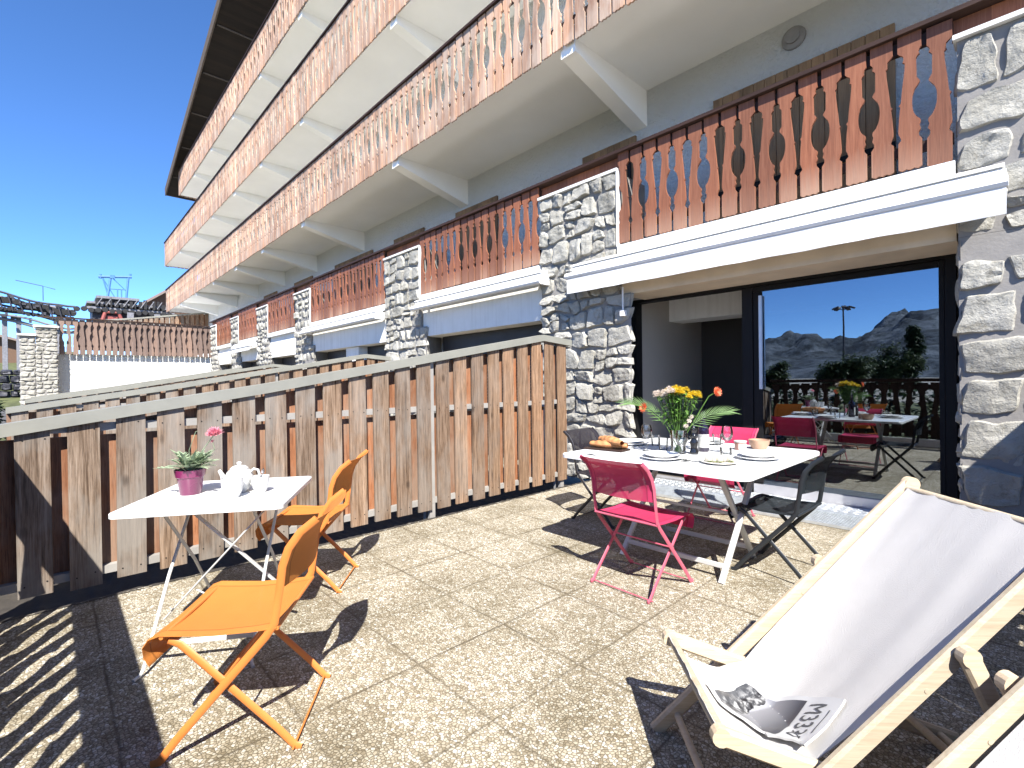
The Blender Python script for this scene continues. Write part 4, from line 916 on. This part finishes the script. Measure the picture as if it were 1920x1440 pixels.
for i in range(5):
    q = RR * (-.066 + i * .033) + FF * rnd.uniform(-.015, .015); m_ = MB(); sd = rnd.random() * 50
    def fn(u, v, q=q, sd=sd):
        a = 2 * PI * u; b = PI * (v - .5); s_ = lambda x: math.copysign(abs(x) ** .6, x); r = 1 + .12 * noise.noise((math.cos(a) * 2 + sd, math.sin(a) * 2, v * 3))
        return (q.x + .019 * r * s_(math.cos(b)) * s_(math.cos(a)), q.y + .019 * r * s_(math.cos(b)) * s_(math.sin(a)), .008 + .021 * r * (1 + s_(math.sin(b))))
    m_.grid(fn, 16, 10); m_.build('cheese_piece', 'cheese', K, True)
m_ = MB()
for k in range(70):
    q = RR * rnd.uniform(-.08, .085) + FF * rnd.uniform(-.045, .03); a = rnd.uniform(0, 2 * PI); leaf_blade(m_, q + Vector((0, 0, .012)), (math.cos(a), math.sin(a), rnd.uniform(.1, .9)), (0, 0, 1), rnd.uniform(.012, .026), .008, .2, 3)
m_.build('garnish', 'herb', K)
def baguette(label, p, q, r):
    p = Vector(p); q = Vector(q); o = tag(None or thing('baguette', label, 'bread', (p + q) / 2, 0, 'baguettes on the dining table')); m_ = MB(); d = (q - p); c = Vector(o.location); e = d.normalized().cross(Vector((0, 0, 1)))
    def fn(u, v):
        t = v; a = 2 * PI * u; rr = r * (math.sin(PI * lerp(.06, .94, t)) ** .45) * (1 + .10 * math.sin(t * 34) * max(0, math.sin(a)) + .05 * noise.noise((t * 9, math.cos(a), math.sin(a))))
        return p + d * t + e * (rr * math.cos(a)) + Vector((0, 0, rr * .85 * math.sin(a))) - c
    m_.grid(fn, 16, 44); m_.lathe([(.002, 0), (r * .5, .004)], (0, 0, -100)); m_.v = m_.v[:17 * 45]; m_.f = [f for f in m_.f if max(f) < 17 * 45]; m_.mi = m_.mi[:len(m_.f)]
    m_.build('crust', 'bread', o, True)
baguette('upper baguette lying across the table corner, behind the pink chair back', (-2.30, 3.10, ZD + .068), (-2.03, 3.00, ZD + .062), .039)
baguette('lower baguette, partly under the other loaf', (-2.31, 2.99, ZD + .04), (-2.03, 3.07, ZD + .035), .037)
m_ = MB(); m_.box(-.17, .15, -.07, .07, 0, .012); BB = thing('bread_board', 'thin dark board at the left table corner', 'board', (-2.17, 3.02, ZD), .1); m_.build('board', 'rail_dark', BB)
def cutlery(kind, label, loc, a):
    o = thing(kind, label, kind, (loc[0], loc[1], ZD + .003), a, 'cutlery on the dining table'); m_ = MB()
    m_.bar((0, -.10, 0), (0, .02, .002), .010, .004)
    if kind == 'knife': m_.prism([(-.008, .02), (.008, .02), (.008, .09), (-.003, .11), (-.008, .09)], lambda p: (p[0], p[1], 0), lambda p: (p[0], p[1], .002))
    else:
        m_.prism([(-.004, .02), (.004, .02), (.011, .05), (-.011, .05)], lambda p: (p[0], p[1], .001), lambda p: (p[0], p[1], .003))
        for x in (-.009, -.003, .003, .009): m_.bar((x, .05, .002), (x, .09, .005), .003, .002)
    m_.build('blade' if kind == 'knife' else 'tines', 'steel', o)
cutlery('knife', 'knife to the right of the plates behind the near pink chair', (-1.47, 2.90), -.5); cutlery('fork', 'fork beside the near knife', (-1.50, 2.86), -.25)
cutlery('fork', 'fork at the right edge by the grey chair', (-1.13, 3.47), -1.2); cutlery('knife', 'knife by the plates near the bread', (-2.06, 3.30), .9); cutlery('fork', 'fork by the plates near the bread', (-2.08, 3.22), .7)
m_ = MB(); m_.sheet(lambda u, v: (-2.16 + .16 * u + .03 * v, 2.72 + .13 * v, ZD + .004 + .006 * math.sin(u * 5)), 6, 6, (0, 0, .003)); tag(m_.build('napkin', 'label_white'), 'folded white paper napkin at the left corner of the dining table', 'napkin')
# ---------------------------------------------------------------- threshold grating and tread plate
G = thing('drain_grating', 'galvanised steel grating strip in the paving before the door', 'grating', (-2.05, 4.98, 0)); m_ = MB()
for k in range(131): m_.box(-1.5 + k * .0231 - .0025, -1.5 + k * .0231 + .0025, -.21, .21, .004, .022)
for k in range(15): m_.box(-1.5, 1.5, -.21 + k * .03 - .0015, -.21 + k * .03 + .0015, .006, .0215)
m_.build('bars', 'galv', G); m_ = MB(); m_.box(-1.51, 1.51, -.222, -.212, .003, .026); m_.box(-1.51, 1.51, .212, .222, .003, .026); m_.build('edge', 'galv', G)
G = thing('tread_plate', 'lozenge patterned aluminium tread plate on the sill under the glass door', 'plate', (-2.05, 5.36, 0)); m_ = MB(); m_.box(-1.52, 1.52, -.15, .135, .02, .034); m_.build('sheet', 'galv', G); m_ = MB()
for i in range(74):
    for j in range(7):
        c_ = Vector((-1.49 + i * .0405 + (.02 if j % 2 else 0), -.132 + j * .042, .0345)); d = Vector((.011, .009 * (1 if (i + j) % 2 else -1), 0)); m_.bar(c_ - d, c_ + d, .006, .004)
m_.build('lozenges', 'galv', G)
# ---------------------------------------------------------------- deck chairs
def deckchair(label, foot, u, l):
    """side rails from the ground at the front up to the head at the rear; local x = lateral, y = rearward"""
    o = thing('deck_chair', label, 'deck chair', (foot[0], foot[1], 0), math.atan2(l[1], l[0]), 'wooden deckchairs with white slings')
    for x in (.0, .545):
        m_ = MB(); m_.bar((x, -.015, .0), (x, .875, .885), .026, .05, (0, -1, 1), .3); m_.lathe([(.025, -.013), (.025, .013)], (x, .875, .885), 14, ax=(1, 0, 0)); m_.lathe([(.006, -.002), (.006, .0145)], (x, .50, .505), 10, ax=(1, 0, 0)); m_.build('side_rail', 'beech', o)
    for x in (.035, .51):
        m_ = MB(); m_.bar((x, .03, .352), (x, .99, .015), .026, .048, (0, .3, 1), .3); m_.lathe([(.024, -.013), (.024, .013)], (x, .03, .352), 14, ax=(1, 0, 0)); m_.build('seat_rail', 'beech', o)
    for x in (-.032, .577):
        m_ = MB(); m_.bar((x, .58, .60), (x, .80, .12), .024, .045, (0, 1, .4), .3); m_.lathe([(.0225, -.012), (.0225, .012)], (x, .58, .60), 14, ax=(1, 0, 0)); m_.build('prop', 'beech', o)
    for y, z, a, b, r in ((.86, .868, -.013, .558, .014), (.035, .352, .03, .515, .014), (.06, .062, 0, .545, .012), (.93, .04, .03, .515, .012), (.795, .13, -.05, .60, .013)):
        m_ = MB(); m_.tube([(a, y, z), (b, y, z)], r, 12); m_.build('dowel', 'beech', o, True)
    tab = [(0, (.022, .372)), (.10, (.05, .335)), (.22, (.11, .288)), (.34, (.19, .262)), (.44, (.27, .283)), (.55, (.37, .378)), (.68, (.478, .486)), (.84, (.655, .671)), (1, (.852, .878))]
    def sf(u_, v):
        y = interp([(a, q[0]) for a, q in tab], v); z = interp([(a, q[1]) for a, q in tab], v)
        sag = math.sin(PI * u_) * math.sin(PI * min(1, max(0, v))) ; x0 = interp([(0, .055), (.45, .052), (.6, .024), (1, .024)], v); x1 = interp([(0, .495), (.45, .497), (.6, .521), (1, .521)], v); wst = 1 - .03 * math.sin(PI * v)
        x = .2725 + (lerp(x0, x1, u_) - .2725) * wst
        wr = .006 * math.sin(u_ * 9 + v * 3) * math.sin(PI * v) + .009 * noise.noise((u_ * 6 + v * 1.5, v * 1.3, 7)) + .004 * noise.noise((u_ * 17, v * 3, 2)) + .010 * noise.noise((v * 9, 3, u_ * .5)) * (max(0, abs(u_ - .5) - .3) * 5)
        nrm = (.0, .5, -.85)
        return (x, y + .035 * sag * .5 + wr * .3, z - .035 * sag + wr)
    m_ = MB(); m_.sheet(sf, 22, 64, (0, .002, -.003)); m_.build('sling', 'canvas', o, True)
    return o, sf
DC, SF = deckchair('wooden deckchair with white sling and a magazine on its seat, front right', (-.92, 1.575), (.73, .686), (.69, -.72))
D2 = copy_tree(DC); D2['label'] = 'second wooden deckchair, only its pale side rail showing in the bottom right corner'; D2.location = (-.429, 1.062, 0)
# magazine on the sling
MG = thing('magazine', 'white magazine with a black and white mountain cover lying on the deckchair seat', 'magazine', DC.location, DC.rotation_euler[2])
def mag(u, v, h=.0):
    """u along the long side (0 = foot of the cover, 1 = title edge), v across"""
    A, Bc, C_, D_ = (.36, .16), (.14, .405), (.81, .575), (.97, .45)
    q = [lerp(lerp(A[k], D_[k], u), lerp(Bc[k], C_[k], u), v) for k in (0, 1)]
    x, s = .055 + .44 * q[0], q[1]
    def pt(x, s): return Vector(SF(min(1, max(0, (x - .055) / .44)), s))
    p = pt(x, s); e = .004; n = (pt(x + e, s) - pt(x - e, s)).cross(pt(x, s + e) - pt(x, s - e)).normalized()
    if n.z < 0: n = -n
    return p + n * (.007 + h + .02 * (1 - v) ** 2 * u ** 2)
m_ = MB(); m_.grid(lambda u, v: mag(u, v, .006), 20, 16); m_.grid(lambda u, v: mag(u, v, .0), 20, 16)
for fn in (lambda u, v: mag(u, 0, .006 * v), lambda u, v: mag(u, 1, .006 * v), lambda u, v: mag(0, u, .006 * v), lambda u, v: mag(1, u, .006 * v)): m_.grid(fn, 20, 2)
m_.build('pages', 'paper', MG, True)
m_ = MB(); m_.grid(lambda u, v: mag(lerp(.06, .70, u), lerp(.07, .93, v), .0072), 24, 20)
pic = m_.build('cover_picture', 'picture', MG, True); uv = pic.data.uv_layers.new(name='uv'); nv = 25
for lp in pic.data.loops:
    i = lp.vertex_index; uv.data[lp.index].uv = ((i // nv) / 20, (i % nv) / 24)
def text_mesh(body):
    cu = D.curves.new('lettering', 'FONT'); cu.body = body; cu.align_x = 'CENTER'; cu.align_y = 'CENTER'
    ob = D.objects.new('lettering', cu); col.objects.link(ob); bpy.context.view_layer.update()
    me = D.meshes.new_from_object(ob.evaluated_get(bpy.context.evaluated_depsgraph_get())); D.objects.remove(ob); D.curves.remove(cu); return me
me = text_mesh('M3330'); xs = [v.co.x for v in me.vertices]; ys = [v.co.y for v in me.vertices]; x0, x1, y0, y1 = min(xs), max(xs), min(ys), max(ys)
bm = bmesh.new(); bm.from_mesh(me); bmesh.ops.subdivide_edges(bm, edges=[e for e in bm.edges if e.calc_length() > .15], cuts=2); bmesh.ops.triangulate(bm, faces=bm.faces)
for v in bm.verts:
    a = (v.co.x - x0) / (x1 - x0); b_ = (v.co.y - y0) / (y1 - y0)
    v.co = mag(lerp(.755, .90, b_), lerp(.86, .14, a), .0078)
bm.to_mesh(me); bm.free(); me.materials.append(MT['ink']); o = D.objects.new('title_lettering', me); col.objects.link(o); o.parent = MG
m_ = MB(); m_.grid(lambda u, v: mag(lerp(.945, .952, u), lerp(.3, .75, v), .0075), 1, 8); m_.build('title_rule', 'ink', MG)
# ---------------------------------------------------------------- trees and lamp post behind the camera (mirrored in the glass)
def tree(name, label, loc, h, r, kind, seed, group):
    rnd = random.Random(seed); T_ = thing(name, label, 'tree', loc, 0, group); m_ = MB()
    m_.tube([(0, 0, -.2), (rnd.uniform(-.1, .1), 0, h * .4), (rnd.uniform(-.1, .1), 0, h * (.97 if kind == 'c' else .6))], .035 * h * .5, 8, .02)
    limbs = []
    for k in range(60 if kind == 'c' else 26):
        t = rnd.uniform(.08, .97) if kind == 'c' else rnd.uniform(.2, .6); a = rnd.uniform(0, 2 * PI)
        ln = r * (1 - t) ** .75 * rnd.uniform(.7, 1.12) + .12 if kind == 'c' else r * rnd.uniform(.6, 1.0)
        p = Vector((0, 0, h * t)); q = p + Vector((math.cos(a) * ln, math.sin(a) * ln, (-.12 if kind == 'c' else rnd.uniform(.1, .9)) * ln)); m_.tube([p, q], .02 * h * .12, 5, .006); limbs.append((p, q))
    m_.build('trunk', 'bark', T_); m_ = MB()
    for p, q in limbs:
        for j in range(110 if kind == 'c' else 420):
            t = rnd.uniform(.15, 1.0); sp = .16 * r if kind == 'c' else .22 * r; c_ = p.lerp(q, t) + Vector((rnd.gauss(0, sp * .5), rnd.gauss(0, sp * .5), rnd.gauss(0, sp * .45)))
            a = rnd.uniform(0, 2 * PI); leaf_blade(m_, c_, (math.cos(a), math.sin(a), rnd.uniform(-.7, .5)), (0, 0, 1), rnd.uniform(.18, .38), rnd.uniform(.09, .17), .2, 2)
    m_.build('crown', 'conifer' if kind == 'c' else 'bush', T_); return T_
LV = 'trees beyond the terrace railing'
tree('conifer', 'tall dark conifer mirrored in the right half of the glass', (-6.3, -39, -.1), 5.5, 1.3, 'c', 3, LV)
tree('bushy_tree', 'dense rounded dark tree mirrored just left of the conifer spire', (-7.7, -38, -.1), 4.2, 2.4, 'b', 13, LV)
tree('bushy_tree', 'low bushy tree mirrored left of the conifer, under the lamp post', (-8.9, -29, -.1), 2.9, 1.9, 'b', 4, LV)
tree('bushy_tree', 'low shrub mirrored at the left edge of the glass', (-14.6, -31, -.1), 2.5, 1.5, 'b', 5, LV)
HG = thing('hedge', 'dark clipped hedge beyond the terrace railing, mirrored below the mountains', 'hedge', (-6, -1.08, -.1)); m_ = MB(); rnd = random.Random(2)
for k in range(14000):
    a = rnd.uniform(0, 2 * PI); leaf_blade(m_, (rnd.uniform(-11, 9), rnd.gauss(0, .09), rnd.uniform(.0, 1.08) + .03 * math.sin(k)), (math.cos(a), math.sin(a), rnd.uniform(-.3, .9)), (0, 0, 1), rnd.uniform(.10, .2), rnd.uniform(.06, .11), .2, 2)
m_.build('foliage', 'conifer', HG); m_ = MB()
for k in range(40): x = -11 + k * .5; m_.tube([(x, 0, 0), (x + .1, .05, .9)], .02, 5)
m_.build('stem', 'bark', HG)
LP = thing('lamp_post', 'tall lamp post with a cluster of floodlights, mirrored against the sky', 'lamp post', (-10.4, -36, -.1)); m_ = MB(); m_.tube([(0, 0, 0), (0, 0, 7.2)], .09, 10, .055); m_.build('pole', 'lift_dark', LP)
for k in range(5):
    a = 2 * PI * k / 5; m_ = MB(); d = Vector((math.cos(a), math.sin(a), 0)); m_.tube([(0, 0, 6.9), d * .45 + Vector((0, 0, 7.05))], .03, 6); m_.bar(d * .38 + Vector((0, 0, 7.15)), d * .75 + Vector((0, 0, 6.98)), .32, .14); m_.build('floodlight', 'lift_dark', LP)
# ---------------------------------------------------------------- ski lift stations, gantry and chalets beyond the left end
S1 = thing('chairlift_station', 'dark chairlift station of tyres and beams at the far left edge', 'lift station', (-60, -1.6, 0)); rnd = random.Random(8)
def local(mb, name, mat, root, sm=False):
    o = mb.build(name, mat, None, sm); o.data.transform(Matrix.Translation(-Vector(root.location))); o.parent = root; return o
for y in (-3.0, -2.15, .4):
    m_ = MB(); m_.box(-60.2, -59.8, y - .16, y + .16, -.1, 7.4 if y < 0 else 8); local(m_, 'column', 'lift_grey', S1)
def zl(y): return 9.55 - .2 * (y + 4) if y < 1 else 8.55
for k, (dz, x, mt) in enumerate(((0, -60, 'lift_dark'), (-.42, -59.5, 'lift_grey'), (-.95, -59.6, 'lift_dark'), (-1.35, -60.2, 'lift_dark'), (-1.9, -59.4, 'lift_grey'), (-2.3, -59.8, 'lift_grey'))):
    m_ = MB(); pts = [(x, y, zl(y) + dz + .12 * math.sin(y * 1.3 + k)) for y in [-5 + .5 * i for i in range(14)]]; m_.tube(pts, .09 + .05 * (k % 2), 8); local(m_, 'guide_beam', mt, S1)
m_ = MB()
for i in range(22):
    y = -4.8 + i * .29; z = zl(y) - .62 + .08 * math.sin(i)
    m_.lathe([(.05, -.08), (.26, -.08), (.30, 0), (.26, .08), (.05, .08)], (-59.3, y, z), 14, ax=(1, .15, 0)); m_.lathe([(.05, -.06), (.16, -.06), (.16, .06), (.05, .06)], (-59.2, y + .1, z - .75), 12, ax=(1, .1, 0))
local(m_, 'tyre_row', 'tyre', S1, True)
m_ = MB()
for i in range(10): m_.bar((-59.0, -4.6 + i * .62, zl(-4.6 + i * .62) - .15), (-59.1, -4.6 + i * .62 + .3, zl(-4.6 + i * .62) - 1.5), .10, .10)
for i in range(46):
    y = -5 + i * .14; z = zl(y) - rnd.uniform(.2, 2.2); m_.box(-58.9 - .4 * (i % 3), -58.7 - .4 * (i % 3), y, y + rnd.uniform(.1, .5), z, z + rnd.uniform(.06, .3))
local(m_, 'bracing', 'lift_dark', S1)
m_ = MB(); m_.tube([(-60, -2.3, 10.6), (-60, -.6, 10.3)], .03, 6); m_.tube([(-60, -.6, 9.0), (-60, -.6, 10.3), (-60, .2, 10.1)], .03, 6); local(m_, 'mast', 'lift_dark', S1)
S2 = thing('gondola_station', 'low dark gondola station with red machinery and a flat roof, behind the far railing', 'lift station', (-60, 5.4, 0))
m_ = MB(); m_.box(-64, -60, 2.7, 8.4, 6.2, 9.0); local(m_, 'hall', 'lift_dark', S2)
m_ = MB(); m_.box(-64.5, -59.6, 3.0, 6.2, 9.62, 9.85); m_.box(-64.5, -59.5, 2.3, 9.2, 9.05, 9.25); m_.box(-59.7, -59.4, 2.3, 9.0, 8.55, 8.75); local(m_, 'roof', 'lift_grey', S2)
m_ = MB()
for i in range(16):
    y = 1.6 + i * .5; m_.lathe([(.05, -.08), (.2, -.08), (.24, 0), (.2, .08), (.05, .08)], (-59.3, y, 8.42 + .06 * math.sin(i * 2)), 12, ax=(1, 0, 0)); m_.box(-59.6, -59.2, 2.9 + i * .36, 2.9 + i * .36 + rnd.uniform(.1, .26), 8.8, 9.0 + rnd.uniform(0, .7))
local(m_, 'wheel_row', 'tyre', S2, True)
m_ = MB(); m_.tube([(-59.4, 3.3, 7.2), (-59.4, 3.6, 8.3), (-59.4, 4.6, 8.3), (-59.4, 4.9, 7.2)], .17, 8); m_.box(-59.8, -59.5, 3.7, 4.5, 7.2, 8.0); local(m_, 'machinery', 'lift_red', S2)
m_ = MB()
for y in (5.2, 7.3): m_.box(-59.5, -59.2, y, y + .5, 6.2, 8.4)
for i in range(9): m_.bar((-59.2, 3.0 + i * .65, 8.9), (-59.2, 3.4 + i * .65, 9.6), .08, .08)
local(m_, 'frame', 'lift_grey', S2)
S3 = thing('steel_gantry', 'blue steel lattice gantry standing above the gondola station', 'gantry', (-60.5, 4.5, 9.85)); m_ = MB()
for p, q, r in (((3.2, 11.75), (5.7, 12.05), .12), ((3.5, 11.75), (3.95, 9.86), .06), ((4.1, 11.8), (3.85, 9.86), .10), ((5.45, 12.0), (5.25, 9.86), .10), ((5.6, 12.35), (5.6, 11.9), .10), ((3.35, 12.0), (3.35, 11.6), .1), ((4.3, 11.7), (5.3, 10.6), .04), ((3.9, 10.7), (5.3, 10.75), .05), ((3.5, 11.7), (4.4, 9.9), .04), ((4.6, 10.7), (4.6, 9.86), .05), ((4.9, 10.7), (4.9, 9.86), .05)):
    m_.tube([(-60.5, p[0], p[1]), (-60.5, q[0], q[1])], r, 8)
m_.box(-60.6, -60.35, 4.05, 4.4, 11.7, 12.02); local(m_, 'lattice', 'lift_blue', S3)
def chalet(label, x, y, z, w_, d, h, rise):
    C_ = thing('chalet', label, 'house', (x, y, z)); m_ = MB(); m_.box(-d / 2, d / 2, -w_ / 2, w_ / 2, -1, h); m_.prism([(-w_ / 2, h), (w_ / 2, h), (0, h + rise)], lambda p: (d / 2, p[0], p[1]), lambda p: (-d / 2, p[0], p[1])); m_.build('wall', 'chalet_wall', C_)
    m_ = MB(); ov = .9
    for s in (-1, 1): m_.bar((0, s * (w_ / 4 + ov * .4), h + rise / 2 - ov * .16 + .15), (0, s * (w_ / 4 + ov * .4) + .001, h + rise / 2 - ov * .16 + .15), .1, .1)
    m_.v, m_.f, m_.mi = [], [], []
    for s in (-1, 1):
        a = (s * (w_ / 2 + ov), h - rise * ov / (w_ / 2)); m_.prism([(0, h + rise + .02), a, (a[0], a[1] + .3), (0, h + rise + .32)], lambda p: (d / 2 + 1, p[0], p[1]), lambda p: (-d / 2 - 1, p[0], p[1]))
    m_.build('roof', 'chalet_roof', C_)
    for k in (-1, 1):
        f = MB(); f.box(d / 2 + .01, d / 2 + .08, k * w_ / 4 - .6, k * w_ / 4 + .6, h - 2.2, h - .8); f.build('window', 'interior_dark', C_)
chalet('chalet with a steep dark gable roof, just left of the balcony ends', -75, 12.0, 6, 9, 10, 4.6, 3.4)
chalet('distant chalet with a wide low brown roof at the far left edge', -92, -9, 3.5, 14, 10, 3.2, 2.2)
S4 = thing('boulder_bank', 'dark rock pile under the chairlift station at the left edge', 'rocks', (-50, -2.4, 0)); m_ = MB()
rubble(m_, -4.5, 1.5, .6, 2.6, lambda y, z, d: (-50 + d * 6, y - .6, z), 5, hs=(.3, .6), ws=(.4, .9), res=5); local(m_, 'rocks', 'lift_dark', S4, True)
